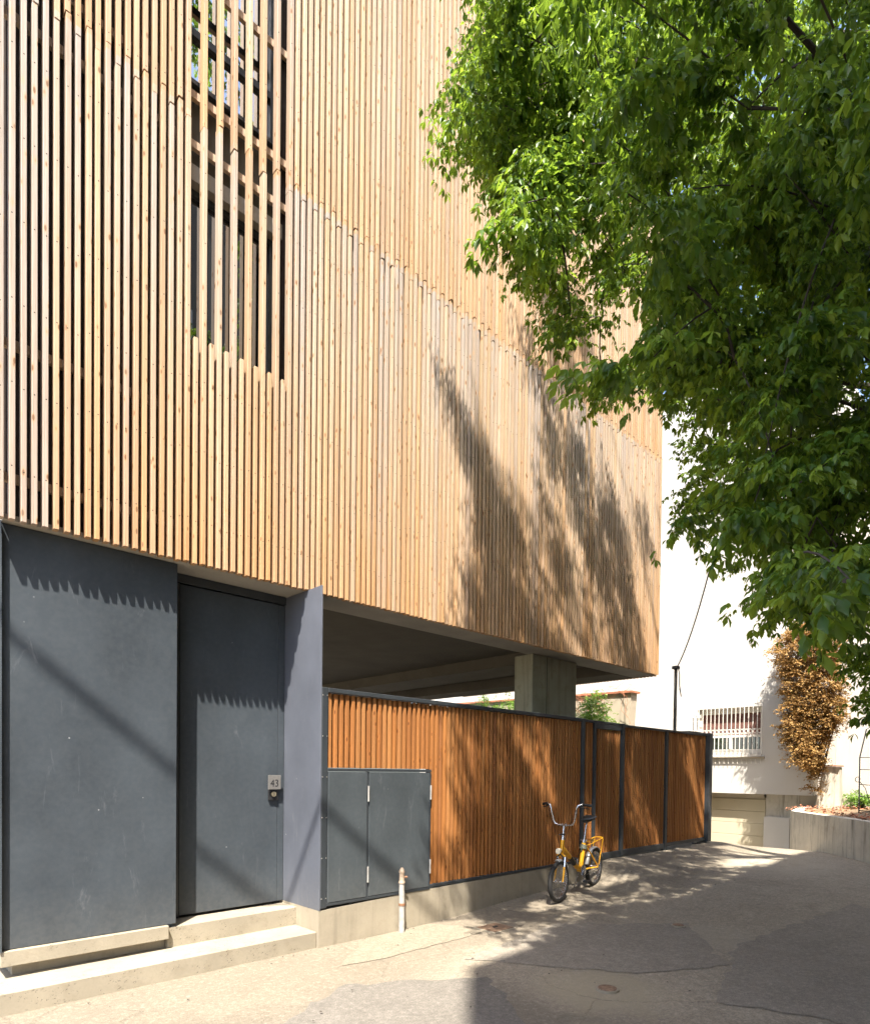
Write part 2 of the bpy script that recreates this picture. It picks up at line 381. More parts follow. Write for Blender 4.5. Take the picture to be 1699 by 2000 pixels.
def mat_leaf(name, dark, mid, light, trans=0.4, tcol=(0.32, 0.55, 0.06), rough=0.42):
    m = NT(name); t = m.attr('tint')
    c = m.ramp(t, [(0.0, dark), (0.5, mid), (1.0, light)])
    P = m.pos(); c = m.mix(m.mr(m.noise(P, 60, 2), 0.3, 0.7, 0.0, 0.25), c, tuple(v*0.6 for v in dark))
    m.fin(c, rough, 0, 0.45)
    tr = m.n.new('ShaderNodeBsdfTranslucent'); m.set(tr.inputs['Color'], m.mix(m.mr(t, 0, 1, 0.35, 0.8), c, tcol))
    mx = m.n.new('ShaderNodeMixShader'); mx.inputs[0].default_value = trans
    m.l.new(m.b.outputs[0], mx.inputs[1]); m.l.new(tr.outputs[0], mx.inputs[2]); m.l.new(mx.outputs[0], m.out.inputs[0]); return m.m
M['leaf'] = mat_leaf('box_elder_leaf', (0.022, 0.066, 0.010), (0.066, 0.150, 0.020), (0.24, 0.34, 0.038), 0.47, (0.44, 0.63, 0.055))
M['deadleaf'] = mat_leaf('dry_leaf', (0.14, 0.07, 0.02), (0.36, 0.20, 0.055), (0.58, 0.38, 0.14), 0.25, (0.6, 0.36, 0.09), 0.7)
M['bushleaf'] = mat_leaf('bush_leaf', (0.06, 0.14, 0.02), (0.12, 0.25, 0.03), (0.26, 0.40, 0.06), 0.4, (0.4, 0.6, 0.08))

# ------------------------------------------------------------------ ground
def sst(a, b, x):
    t = min(1, max(0, (x-a)/(b-a))); return t*t*(3-2*t)
GX = [(-200, 0), (1.0, 0.0), (3.2, 0.045), (4.4, 0.085), (6.5, 0.18), (8.3, 0.29), (9.3, 0.28), (10.4, 0.06), (13.0, -0.8), (300, -0.8)]
def ground_z(x, y):
    z = 0
    for (a, za), (b, zb_) in zip(GX, GX[1:]):
        if a <= x <= b: z = za+(zb_-za)*sst(0, 1, (x-a)/(b-a)) if b < 13.5 and a > 8 else za+(zb_-za)*(x-a)/(b-a); break
    if y > -0.5: z += 0.05*sst(-0.45, 0.0, y)*sst(1.3, 3.0, x)*(1-sst(8.5, 9.4, x))
    if 3.9 < x < 9.4 and y > -1.15:
        w = sst(4.15, 4.9, x)*(1-sst(8.35, 9.4, x)); z += (0.375-z)*w*sst(-1.15, -0.05, y)
    return z
def gnoise(x, y):
    return 0.004*math.sin(1.7*x+0.6*y)+0.003*math.sin(3.1*y-1.3*x+1)+0.002*math.sin(6.7*x+5.1*y)
def axis(lo, hi, step, far):
    a = list(np.arange(lo, hi+1e-6, step)); b = [lo-1, lo-3, lo-8, lo-20, lo-60, -far]; c = [hi+1, hi+3, hi+8, hi+20, hi+60, far]
    return b[::-1]+a+c
gx = axis(-4.6, 14, 0.12, 300); gy = axis(-6.2, 0.4, 0.11, 300)
V = [(x, y, ground_z(x, y)+(gnoise(x, y) if -4 < x < 13 else 0)) for x in gx for y in gy]
ny = len(gy); Fq = [(i*ny+j, (i+1)*ny+j, (i+1)*ny+j+1, i*ny+j+1) for i in range(len(gx)-1) for j in range(ny-1)]
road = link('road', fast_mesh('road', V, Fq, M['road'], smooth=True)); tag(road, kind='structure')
def patch(name, poly, mat, dz=0.004, jag=0.02, step=0.12):
    # a sheet that follows the ground, with an uneven rim
    pts = []
    for (a, b) in zip(poly, poly[1:]+poly[:1]):
        a = np.array(a); b = np.array(b); n = max(1, int(np.linalg.norm(b-a)/0.09))
        for k in range(n): pts.append(tuple(a+(b-a)*k/n+rng.normal(0, jag, 2)*(k > 0)))
    xs = [q[0] for q in pts]; ys = [q[1] for q in pts]
    import bmesh
    bm = bmesh.new(); f = bm.faces.new([bm.verts.new((x, y, 0)) for x, y in pts])
    for axn, lo, hi in ((0, min(xs), max(xs)), (1, min(ys), max(ys))):
        t = lo+step
        while t < hi:
            co = (t, 0, 0) if axn == 0 else (0, t, 0); no = (1, 0, 0) if axn == 0 else (0, 1, 0)
            bmesh.ops.bisect_plane(bm, geom=bm.verts[:]+bm.edges[:]+bm.faces[:], plane_co=co, plane_no=no); t += step
    for v in bm.verts: v.co.z = ground_z(v.co.x, v.co.y)+gnoise(v.co.x, v.co.y)+dz
    bmesh.ops.triangulate(bm, faces=bm.faces[:])
    bmesh.ops.recalc_face_normals(bm, faces=bm.faces[:])
    if sum(fc.normal.z for fc in bm.faces) < 0: bmesh.ops.reverse_faces(bm, faces=bm.faces[:])
    me = bpy.data.meshes.new(name); bm.to_mesh(me); bm.free(); me.materials.append(mat)
    o = link(name, me); tag(o, kind='structure'); return o
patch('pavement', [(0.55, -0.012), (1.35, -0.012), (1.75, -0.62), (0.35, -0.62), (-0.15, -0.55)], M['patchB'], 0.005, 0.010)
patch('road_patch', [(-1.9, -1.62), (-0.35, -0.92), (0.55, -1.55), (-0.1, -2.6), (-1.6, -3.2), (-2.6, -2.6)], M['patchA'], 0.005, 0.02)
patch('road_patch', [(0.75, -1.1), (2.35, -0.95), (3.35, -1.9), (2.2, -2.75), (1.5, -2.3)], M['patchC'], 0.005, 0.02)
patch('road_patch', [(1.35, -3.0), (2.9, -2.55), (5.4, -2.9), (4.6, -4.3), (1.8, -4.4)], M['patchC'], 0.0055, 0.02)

# ------------------------------------------------------------------ timber house
house = thing('timber_house', 'tall house clad in upright pale pine slats over grey metal entrance', 'house', (2.2, 0.3, 0))
def hp(mb, name, mat, smooth=False, parent=None):
    o = mb.build(name, mat, None, smooth); par = parent or house
    o.parent = par
    loc = par.location if par.parent is None else Vector((0, 0, 0))   # parts of parts hang on a part that sits at the origin
    o.matrix_parent_inverse = Matrix.Translation(-loc); return o
YF, SW, SD, PITCH = 0.22, 0.034, 0.070, 0.0651
ZB, ZLO, ZHI, ZTOP = 3.283, 6.777, 6.880, 10.7
def slat_mesh(name, w, d, h, mat, c=0.003):
    mb = MB(); x = w/2
    prof = [(-x, c), (-x+c, 0), (x-c, 0), (x, c), (x, d), (-x, d)]
    vs = []; n = 6
    for z in (0, h): vs += [(a, b, z) for a, b in prof]
    fs = [tuple(range(n))[::-1], tuple(range(n, 2*n))]+[(i, (i+1) % n, n+(i+1) % n, n+i) for i in range(n)]
    return mb.add(vs, fs).mesh(name, mat)
hl = {}
def slat(par, me, x, y, z, rz=0.0, base=(0, 0, 0)):
    o = bpy.data.objects.new('slat', me); COL.objects.link(o); o.parent = par
    o.location = (x-base[0], y-base[1], z-base[2]); o.rotation_euler = (random.gauss(0, 0.0004), random.gauss(0, 0.00035), random.gauss(0, 0.02)+rz); return o
GAPJ = 0.010
m_lo = [slat_mesh('slat_lower', SW, SD, zt-GAPJ-ZB, M['slat']) for zt in (ZLO, ZHI)]
m_up = [slat_mesh('slat_upper', SW, SD, ZTOP-zt, M['slat']) for zt in (ZLO, ZHI)]
m_sh = slat_mesh('slat_short', SW, SD, 5.085-ZB, M['slat'])
HB = house.location
for j in range(-21, 120):
    xc = -0.9702+PITCH*j-0.018; par = j % 2
    jx = lambda: random.gauss(0, 0.0019); jy = lambda: random.gauss(0, 0.0026)
    if -1 <= j <= 11 and par == 1:
        slat(house, m_sh, xc+jx(), YF+jy(), ZB+random.uniform(-.006, .006), 0, HB); continue
    if -1 <= j <= 11: par = (j//2) % 2
    dz = random.uniform(-.004, .004)
    slat(house, m_lo[par], xc+jx(), YF+jy(), ZB+dz, 0, HB)
    slat(house, m_up[par], xc+jx(), YF+jy(), (ZLO, ZHI)[par]+dz+random.uniform(-.002, .002), 0, HB)
# slats of the return side, only their feet show
mb = MB()
for k in range(70):
    y = YF+SD+0.04+k*PITCH; mb.box(6.86, 6.86+SD, y, y+SW, ZB, ZTOP)
o = hp(mb, 'side_slats', M['slat']); o['kind'] = 'stuff'
# battens behind the slats
YB = YF+SD+0.004
for zb in (3.55, 4.45, 6.63, 7.02, 7.98, 8.9, 9.9):
    hp(MB().box(-2.33, 6.84, YB, YB+0.035, zb, zb+0.06), 'batten', M['batten'])
YW = YB+0.055
WX0, WX1 = -1.075, -0.235
hp(MB().box(-2.32, WX0-0.002, YW, YW+0.25, 3.33, ZTOP-0.05), 'wall', M['membrane'])
hp(MB().box(WX1+0.002, 6.82, YW, YW+0.25, 3.33, ZTOP-0.05), 'wall', M['membrane'])
hp(MB().box(WX0, WX1, YW, YW+0.25, 3.33, 4.90), 'wall', M['membrane'])
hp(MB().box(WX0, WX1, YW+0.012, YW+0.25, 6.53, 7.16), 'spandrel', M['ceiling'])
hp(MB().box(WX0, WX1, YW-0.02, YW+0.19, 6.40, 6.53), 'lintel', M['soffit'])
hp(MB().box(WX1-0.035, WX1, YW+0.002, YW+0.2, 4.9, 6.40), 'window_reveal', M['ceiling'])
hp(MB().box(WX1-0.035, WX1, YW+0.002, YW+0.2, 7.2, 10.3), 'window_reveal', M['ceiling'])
hp(MB().box(-2.30, 6.8, YW+0.30, 9.8, 3.48, ZTOP), 'core', M['membrane'])
def window(z0, z1, transoms):
    YG = YW+0.085
    w = hp(MB().box(WX0, WX0+0.03, YG-0.03, YG+0.05, z0, z1).box(WX1-0.085, WX1-0.036, YG-0.03, YG+0.05, z0, z1)
           .box(WX0+0.03, WX1-0.085, YG-0.03, YG+0.05, z0, z0+0.045).box(WX0+0.03, WX1-0.085, YG-0.03, YG+0.05, z1-0.045, z1), 'window', M['frame'])
    zs = [z0+0.045]+transoms+[z1-0.045]
    for t in transoms: hp(MB().box(WX0+0.03, WX1-0.085, YG-0.028, YG+0.04, t-0.03, t+0.03), 'transom', M['frame'], parent=w)
    for a, b in zip(zs, zs[1:]):
        hp(MB().box(WX0+0.03, WX1-0.085, YG+0.004, YG+0.02, a, b), 'pane', M['glass'] if z0 > 7 else M['glass3'], parent=w)
    return w
window(4.90, 6.395, [])
window(7.20, 10.3, [7.67, 9.0])
hp(MB().box(WX0, WX1-0.036, YW-0.03, YW+0.05, 7.163, 7.198), 'window_sill', M['frame'])
hp(MB().box(-2.40, 6.95, YF-0.02, 9.9, ZTOP+0.004, ZTOP+0.12), 'roof', M['frame'])
# underside: edge beam, slab, cross beams
hp(MB().box(-2.33, 6.84, YB, 0.72, 3.292, 3.328), 'soffit', M['soffit'])
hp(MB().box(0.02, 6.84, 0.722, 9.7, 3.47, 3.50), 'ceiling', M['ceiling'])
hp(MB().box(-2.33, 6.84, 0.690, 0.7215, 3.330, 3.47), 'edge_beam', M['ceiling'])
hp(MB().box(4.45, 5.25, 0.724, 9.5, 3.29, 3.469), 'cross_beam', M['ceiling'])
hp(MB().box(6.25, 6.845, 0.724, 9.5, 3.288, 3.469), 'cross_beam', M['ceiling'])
col = hp(MB().bbox(3.885, 4.97, 0.62, 0.95, 0.2, 3.2905, 0.012), 'column', M['column'])
hp(MB().box(4.215, 4.223, 0.617, 0.6215, 0.3, 3.28), 'formwork_joint', M['dark'], parent=col)
hp(MB().bbox(4.25, 4.42, 0.42, 0.60, 2.36, 2.395, 0.006), 'bracket', M['dark'], parent=col)
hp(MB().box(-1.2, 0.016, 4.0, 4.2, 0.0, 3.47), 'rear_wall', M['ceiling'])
# entrance: storage panel, door, fin
pan = hp(MB().bbox(-2.332, -1.135, 0.372, 0.46, 0.345, 3.288, 0.004), 'storage_panel', M['panel'])
hp(MB().box(-2.350, -2.334, 0.322, 0.46, 0.345, 3.288), 'panel_edge', M['panel'])
hp(MB().box(-1.13, 0.0, 0.70, 0.80, 0.3, 3.29), 'door_backing', M['dark'])
hp(MB().box(-1.16, -1.137, 0.462, 0.70, 0.33, 3.288), 'door_reveal', M['frame'])
hp(MB().box(-1.136, -1.02, 0.625, 0.70, 0.325, 3.21).box(-1.136, -0.006, 0.61, 0.70, 3.215, 3.288), 'door_frame', M['frame'])
door = hp(MB().bbox(-1.016, -0.075, 0.625, 0.675, 0.345, 3.205, 0.003), 'entrance_door', M['panel'])
hp(MB().bbox(-0.071, -0.004, 0.628, 0.675, 0.345, 3.205, 0.003), 'door_strip', M['panel'])
hp(MB().bbox(-0.198, -0.066, 0.575, 0.581, 1.432, 1.568, 0.001), 'number_plate', M['steel'], parent=door)
hp(MB().box(-0.17, -0.10, 0.581, 0.625, 1.46, 1.54), 'plate_mount', M['dark'], parent=door)
hp(MB().bbox(-0.175, -0.082, 0.600, 0.625, 1.328, 1.428, 0.002), 'lock_plate', M['dark'], parent=door)
mb = MB(); mb.tube([(-0.13, 0.600, 1.385), (-0.13, 0.586, 1.385)], [0.026, 0.024], 18); hp(mb, 'lock_cylinder', M['brass'], True, parent=door)
hp(MB().box(-0.133, -0.127, 0.5845, 0.587, 1.368, 1.402), 'keyhole', M['dark'], parent=door)
cu = bpy.data.curves.new('digits', 'FONT'); cu.body = '43'; cu.size = 0.098; cu.extrude = 0.0008; cu.align_x = 'CENTER'
to = bpy.data.objects.new('digits', cu); COL.objects.link(to); bpy.context.view_layer.update()
me = bpy.data.meshes.new_from_object(to.evaluated_get(bpy.context.evaluated_depsgraph_get())); bpy.data.objects.remove(to)
me.materials.clear(); me.materials.append(M['dark'])
for v in me.vertices: v.co = Vector((v.co.x*0.92-0.132, 0.5742-v.co.z, v.co.y+1.458))
o = link('house_number', me); o.parent = door
fin = hp(MB().bbox(0.0, 0.014, -0.004, 0.70, 0.342, 3.284, 0.002), 'entrance_fin', M['fin'])
# plinth, sill and step
hp(MB().bbox(-2.34, -1.205, 0.335, 0.70, 0.235, 0.343, 0.004), 'plinth', M['step'])
hp(MB().bbox(-2.26, -1.203, 0.43, 0.70, 0.10, 0.2345, 0.004), 'plinth_foot', M['found'])
sill = hp(MB().bbox(-1.20, 0.006, 0.385, 0.72, 0.10, 0.318, 0.005), 'door_sill', M['step'])
st = MB().bbox(-4.6, -0.002, 0.03, 0.90, -0.3, 0.149, 0.006).build('entrance_step', M['step'])
tag(st, 'long pitted concrete step below the grey entrance door', 'step')

# ------------------------------------------------------------------ fence, cabinet, gates
fence = thing('slat_fence', 'orange stained slat fence on concrete base behind the yellow bicycle', 'fence', (2.1, 0.03, 0))
def sub(par, mb, name, mat, smooth=False): return hp(mb, name, mat, smooth, par)
ffo = MB()
ftop = [(-0.0, 0.342), (1.0, 0.372), (2.1, 0.385), (3.2, 0.392), (4.3, 0.40)]
vs = []; fs = []
for x, z in ftop: vs += [(x, 0.0, -0.3), (x, 0.0, z), (x, 0.74, z), (x, 0.74, -0.3)]
for i in range(len(ftop)-1):
    a = 4*i; b = a+4; fs += [(a, b, b+1, a+1), (a+1, b+1, b+2, a+2), (a+2, b+2, b+3, a+3)]
fs += [(3, 2, 1, 0)[::-1], (16, 17, 18, 19)[::-1]]
sub(fence, ffo.add(vs, fs), 'foundation', M['found'])
FP = 0.0632; FW, FD = 0.035, 0.052
def fence_slats(par, x0, x1, z0, z1, y=0.012):
    key = (round(z1-z0, 3)); me = hl.get(key) or slat_mesh('fence_slat', FW, FD, z1-z0, M['fslat'], 0.003); hl[key] = me
    n = max(1, int(round((x1-x0)/FP))); st_ = (x1-x0)/n
    for k in range(n):
        slat(par, me, x0+(k+0.5)*st_+random.gauss(0, .0012), y+random.gauss(0, .0012), z0+random.uniform(-.002, .002), 0, par.location)
TZ = 2.362
sub(fence, MB().bbox(0.0145, 0.078, -0.006, 0.05, 0.36, TZ+0.01, 0.003), 'post', M['frame'])
mb = MB()
for k in range(6):
    for x in (0.023, 0.070): mb.tube([(x, -0.0055, 0.45+k*0.37), (x, -0.0105, 0.45+k*0.37)], [0.0065, 0.004], 8)
sub(fence, mb, 'rivets', M['steel'])['kind'] = 'stuff'
sub(fence, MB().bbox(0.08, 4.20, -0.012, 0.075, TZ-0.032, TZ+0.008, 0.003), 'top_rail', M['frame'])
sub(fence, MB().bbox(1.372, 4.20, -0.004, 0.05, 0.396, 0.425, 0.002), 'bottom_rail', M['frame'])
sub(fence, MB().bbox(4.203, 4.255, -0.014, 0.07, 0.36, TZ+0.008, 0.003), 'post', M['frame'])
fence_slats(fence, 0.083, 1.372, 1.645, TZ-0.038)
fence_slats(fence, 1.374, 4.2, 0.427, TZ-0.038)
sub(fence, MB().box(0.08, 1.374, 0.0625, 0.085, 1.645, TZ-0.04).box(1.374, 4.2, 0.0625, 0.085, 0.42, TZ-0.04), 'backing_board', M['membrane'])
cab = thing('meter_cabinet', 'low grey metal meter cabinet with two doors set in the fence', 'cabinet', (0.7, 0.03, 0.38))
sub(cab, MB().box(0.08, 1.37, 0.03, 0.35, 0.386, 1.60), 'body', M['dark'])
sub(cab, MB().bbox(0.08, 1.371, -0.010, 0.06, 1.612, 1.640, 0.002), 'top_frame', M['frame'])
sub(cab, MB().bbox(0.08, 1.371, -0.006, 0.03, 0.375, 0.402, 0.002), 'bottom_frame', M['frame'])
sub(cab, MB().bbox(1.352, 1.371, -0.007, 0.03, 0.403, 1.611, 0.002), 'side_frame', M['frame'])
sub(cab, MB().bbox(0.531, 0.552, -0.004, 0.03, 0.403, 1.611, 0.002), 'mullion', M['frame'])
for a, b, hx in ((0.086, 0.528, 0.541), (0.556, 1.348, 1.361)):
    d = sub(cab, MB().bbox(a, b, -0.008, 0.02, 0.406, 1.608, 0.003), 'door', M['cabin'])
    for z in (0.62, 1.40):
        mb = MB(); mb.tube([(hx, -0.016, z-0.075), (hx, -0.016, z+0.075)], 0.008, 8); sub(d, mb, 'hinge', M['pipe'], True)
ped = thing('pedestrian_gate', 'narrow slatted gate in dark frame right of the bicycle', 'gate', (4.75, 0.03, 0.4))
sub(ped, MB().bbox(4.258, 5.235, -0.010, 0.06, TZ-0.034, TZ-0.002, 0.003), 'top_rail', M['frame'])
sub(ped, MB().bbox(4.258, 5.235, -0.008, 0.06, 0.385, 0.478, 0.003), 'threshold_rail', M['frame'])
sub(ped, MB().bbox(4.495, 4.545, -0.013, 0.06, 0.479, TZ-0.035, 0.003), 'stile', M['frame'])
sub(ped, MB().bbox(5.238, 5.31, -0.016, 0.06, 0.385, TZ, 0.003), 'stile', M['frame'])
sub(ped, MB().bbox(5.20, 5.236, -0.03, 0.0, 1.08, 1.22, 0.003), 'lock_box', M['dark'])
sub(ped, MB().bbox(4.547, 5.236, -0.006, 0.05, TZ-0.11, TZ-0.036, 0.003), 'head_rail', M['frame'])
fence_slats(ped, 4.258, 4.493, 0.480, TZ-0.037); fence_slats(ped, 4.548, 5.236, 0.480, TZ-0.113)
sub(ped, MB().box(4.26, 5.235, 0.0625, 0.085, 0.49, TZ-0.12), 'backing_board', M['membrane'])
sg = thing('sliding_gate', 'wide slatted sliding gate panel with grey end post by white house', 'gate', (6.8, 0.03, 0.4))
sub(sg, MB().bbox(5.313, 8.20, -0.012, 0.06, TZ-0.045, TZ-0.012, 0.003), 'top_rail', M['frame'])
sub(sg, MB().bbox(5.313, 6.63, -0.008, 0.06, 0.395, 0.482, 0.003), 'bottom_rail', M['frame'])
sub(sg, MB().bbox(6.632, 6.705, -0.016, 0.06, 0.36, TZ-0.046, 0.003), 'stile', M['frame'])
sub(sg, MB().bbox(6.708, 8.20, -0.008, 0.06, 0.430, 0.482, 0.003), 'bottom_rail', M['frame'])
sub(sg, MB().bbox(8.203, 8.34, -0.06, 0.14, 0.405, TZ+0.01, 0.004), 'end_post', M['frame'])
sub(sg, MB().bbox(7.9, 8.30, 0.0, 0.10, 0.30, 0.40, 0.004), 'roller_box', M['dark'])
fence_slats(sg, 5.315, 6.63, 0.484, TZ-0.048); fence_slats(sg, 6.708, 8.20, 0.484, TZ-0.048)
sub(sg, MB().box(5.32, 8.19, 0.0625, 0.085, 0.49, TZ-0.06), 'backing_board', M['membrane'])

# ------------------------------------------------------------------ standpipe and covers
pz = thing('standpipe', 'short grey pipe stub with rusty cap standing before the cabinet', 'pipe', (0.93, -0.07, 0))
mb = MB(); mb.tube([(0.93, -0.07, -0.05), (0.93, -0.07, 0.26), (0.925, -0.07, 0.50)], [0.030, 0.030, 0.028], 14); sub(pz, mb, 'pipe', M['pipe'], True)
mb = MB(); mb.tube([(0.93, -0.07, 0.275), (0.93, -0.07, 0.300)], [0.034, 0.034], 14); sub(pz, mb, 'collar', M['rustmetal'], True)
mb = MB(); mb.tube([(0.925, -0.07, 0.50), (0.925, -0.07, 0.512), (0.925, -0.07, 0.53), (0.925, -0.07, 0.60), (0.925, -0.07, 0.612), (0.925, -0.07, 0.63), (0.925, -0.07, 0.655)], [0.034, 0.034, 0.026, 0.026, 0.031, 0.026, 0.012], 14); sub(pz, mb, 'cap', M['capmetal'], True)
mb = MB(); mb.tube([(0.945, -0.08, 0.56), (0.975, -0.095, 0.56)], [0.012, 0.010], 8); sub(pz, mb, 'spigot', M['rustmetal'], True)
cov = thing('drain_cover', 'square rusted drain cover set in the pale apron', 'cover', (1.72, -0.60, 0))
sub(cov, MB().box(1.56, 1.90, -0.76, -0.46, -0.02, ground_z(1.7, -.6)+0.010), 'rim', M['found'])
sub(cov, MB().bbox(1.585, 1.875, -0.735, -0.485, 0.0, ground_z(1.7, -.6)+0.016, 0.003), 'lid', M['iron'])
sub(cov, MB().bbox(1.70, 1.76, -0.625, -0.595, 0.0, ground_z(1.7, -.6)+0.024, 0.003), 'lifting_hole', M['dark'])
def round_cover(x, y, r, label):
    z = ground_z(x, y); t = thing('valve_cover', label, 'cover', (x, y, z), 'round covers in the road')
    mb = MB(); mb.tube([(x, y, z-0.02), (x, y, z+0.014)], [r, r], 28); sub(t, mb, 'rim', M['found'], True)
    mb = MB(); mb.tube([(x, y, z-0.02), (x, y, z+0.019), (x, y, z+0.021)], [r*0.8, r*0.8, r*0.74], 28); sub(t, mb, 'lid', M['iron'], True)
round_cover(1.02, -2.33, 0.085, 'small round iron valve cover in the sandy road patch nearest the camera')
round_cover(3.15, -1.88, 0.07, 'small round iron valve cover in dark asphalt beyond the sandy patch')

# ------------------------------------------------------------------ bicycle
def bicycle():
    yel = mat_plain('yellow_frame_paint', (0.82, 0.40, 0.016), 0.35, 0, 0.10, 14)
    rub = mat_plain('tyre_rubber', (0.018, 0.017, 0.016), 0.75, 0, 0.3, 30)
    chrome = mat_plain('worn_chrome', (0.66, 0.65, 0.66), 0.24, 0.95, 0.1, 30)
    blk = mat_plain('black_plastic', (0.016, 0.016, 0.016), 0.45, 0, 0.2)
    alu = mat_plain('grey_mudguard', (0.55, 0.54, 0.52), 0.4, 0.5, 0.12, 20)
    lens = mat_plain('headlamp_shell', (0.60, 0.56, 0.46), 0.4, 0.2)
    fc = np.array([3.16, -0.385]); rc = np.array([4.205, -0.215])
    mid = (fc+rc)/2; h = (fc-rc)/np.linalg.norm(fc-rc); ang = math.atan2(h[1], h[0])
    zf, zr = ground_z(*fc), ground_z(*rc); WB = np.linalg.norm(fc-rc)
    t = thing('bicycle', 'small yellow folding bicycle with high chrome handlebar beside the fence', 'bicycle', (mid[0], mid[1], (zf+zr)/2+0.004))
    t.rotation_euler = Matrix.Rotation(ang, 3, 'Z').to_euler(); 
    pit = math.atan2(zr-zf, WB); t.rotation_euler = (Matrix.Rotation(ang, 3, 'Z') @ Matrix.Rotation(pit, 3, 'Y')).to_euler()
    def P(mb, name, mat, par=None, smooth=True):
        return mb.build(name, mat, par or t, smooth)
    R = 0.255; xa = WB/2
    def arc(cx, cz, r, a0, a1, n, y=0.0): return [(cx+r*math.cos(a0+(a1-a0)*k/(n-1)), y, cz+r*math.sin(a0+(a1-a0)*k/(n-1))) for k in range(n)]
    def ring(cx, cz, r, n): return [(cx+r*math.cos(2*math.pi*k/n), 0, cz+r*math.sin(2*math.pi*k/n)) for k in range(n)]
    def wheel(cx, name):
        mb = MB(); mb.tube([(cx, -0.05, R), (cx, 0.05, R)], [0.018, 0.018], 12); mb.tube([(cx, -0.032, R), (cx, -0.028, R)], [0.03, 0.03], 12); mb.tube([(cx, 0.028, R), (cx, 0.032, R)], [0.03, 0.03], 12)
        w = P(mb, name, chrome)
        mb = MB(); mb.tube(ring(cx, R, R-0.027, 44), 0.027, 10, closed=True); P(mb, 'tyre', rub, w)
        mb = MB(); r0 = R-0.052
        for yy in (-0.012, 0.012): mb.tube([(a, b+yy, c) for a, b, c in ring(cx, R, r0, 44)], 0.007, 6, closed=True)
        mb.tube([(a, b, c) for a, b, c in ring(cx, R, r0-0.006, 44)], 0.008, 6, closed=True); P(mb, 'rim', chrome, w)
        mb = MB()
        for k in range(28):
            a = 2*math.pi*k/28; sd = 1 if k % 2 else -1; a2 = a+(0.9 if (k//2) % 2 else -0.9)
            mb.tube([(cx+0.028*math.cos(a2), sd*0.03, R+0.028*math.sin(a2)), (cx+(r0-0.004)*math.cos(a), 0, R+(r0-0.004)*math.sin(a))], 0.0013, 4)
        P(mb, 'spokes', chrome, w)
        return w
    wheel(xa, 'front_wheel'); wheel(-xa, 'rear_wheel')
    bb = (-0.10, 0, 0.285); hb = (xa-0.100, 0, 0.600); ht = (xa-0.130, 0, 0.745)
    def lerp(a, b, s): return tuple(a[i]+(b[i]-a[i])*s for i in range(3))
    mb = MB()
    mb.tube([hb, ht], 0.025, 12)
    mb.tube([lerp(hb, ht, 0.35), (0.16, 0, 0.47), (0.02, 0, 0.345), (-0.08, 0, 0.315)], [0.030, 0.030, 0.029, 0.027], 12)
    seat_top = (-0.225, 0, 0.645)
    mb.tube([bb, seat_top], [0.029, 0.027], 12); mb.tube([(bb[0], -0.038, bb[2]), (bb[0], 0.038, bb[2])], 0.028, 12)
    for s_ in (-1, 1):
        mb.tube([(bb[0]-0.02, s_*0.02, bb[2]), (-0.28, s_*0.050, 0.280), (-xa+0.01, s_*0.058, R)], [0.013, 0.012, 0.010], 8)
        mb.tube([(-0.205, s_*0.02, 0.60), (-0.33, s_*0.05, 0.46), (-xa, s_*0.058, R+0.01)], [0.010, 0.009, 0.009], 8)
    fr = P(mb, 'frame', yel)
    mb = MB(); d = Vector((-0.16, 0, -0.14)).normalized()
    mb.tube([(0.21, 0, 0.508), (0.085, 0, 0.398)], 0.0315, 12); P(mb, 'down_tube_decal', blk, fr)
    # fork
    cr = (xa-0.088, 0, 0.555); mb = MB(); mb.tube([hb, cr], [0.020, 0.020], 10)
    mb.tube([(cr[0], -0.05, cr[2]-0.006), (cr[0], -0.03, cr[2]+0.004), (cr[0], 0.03, cr[2]+0.004), (cr[0], 0.05, cr[2]-0.006)], 0.017, 8)
    for s_ in (-1, 1): mb.tube([(cr[0], s_*0.048, cr[2]-0.005), (xa-0.042, s_*0.053, 0.38), (xa, s_*0.056, R)], [0.014, 0.012, 0.009], 8)
    fk = P(mb, 'fork', yel)
    mb = MB()
    for s_ in (-1, 1): P(MB().tube([(cr[0]+0.003, s_*0.049, cr[2]-0.012), (xa-0.055, s_*0.053, 0.43)], [0.0155, 0.0145], 8), 'fork_crown_cover', chrome, fk)
    mb = MB(); mb.tube([(xa, -0.075, R), (xa, 0.075, R)], 0.007, 8); P(mb, 'front_axle', chrome, fk)
    # stem and high-rise bar
    st0, st1 = ht, (xa-0.168, 0, 0.925); mb = MB(); mb.tube([ht, lerp(st0, st1, 0.2), lerp(st0, st1, 0.22), lerp(st0, st1, 0.5), lerp(st0, st1, 0.52), st1], [0.024, 0.024, 0.019, 0.019, 0.015, 0.015], 12)
    mb.tube([(st1[0], -0.03, st1[2]), (st1[0], 0.03, st1[2])], 0.021, 10); stem = P(mb, 'stem', chrome)
    mb = MB(); mb.tube([lerp(st0, st1, 0.30), lerp(st0, st1, 0.42)], 0.026, 10); mb.tube([lerp(st0, st1, 0.36), (lerp(st0, st1, 0.36)[0]+0.02, -0.05, lerp(st0, st1, 0.36)[2])], 0.007, 6); P(mb, 'stem_clamp', blk, stem)
    mb = MB(); x0, z0 = st1[0], st1[2]
    half = [(0, 0, 0), (0, 0.07, 0), (0.002, 0.105, 0.012), (0.004, 0.123, 0.045), (0.008, 0.140, 0.13), (0.010, 0.155, 0.215), (0.0, 0.172, 0.245), (-0.03, 0.205, 0.256), (-0.10, 0.268, 0.243)]
    half = [(a*0.7, b*1.1, c) for a, b, c in half]; pts = [(x0+a, -b, z0+c) for a, b, c in half[::-1]]+[(x0+a, b, z0+c) for a, b, c in half[1:]]
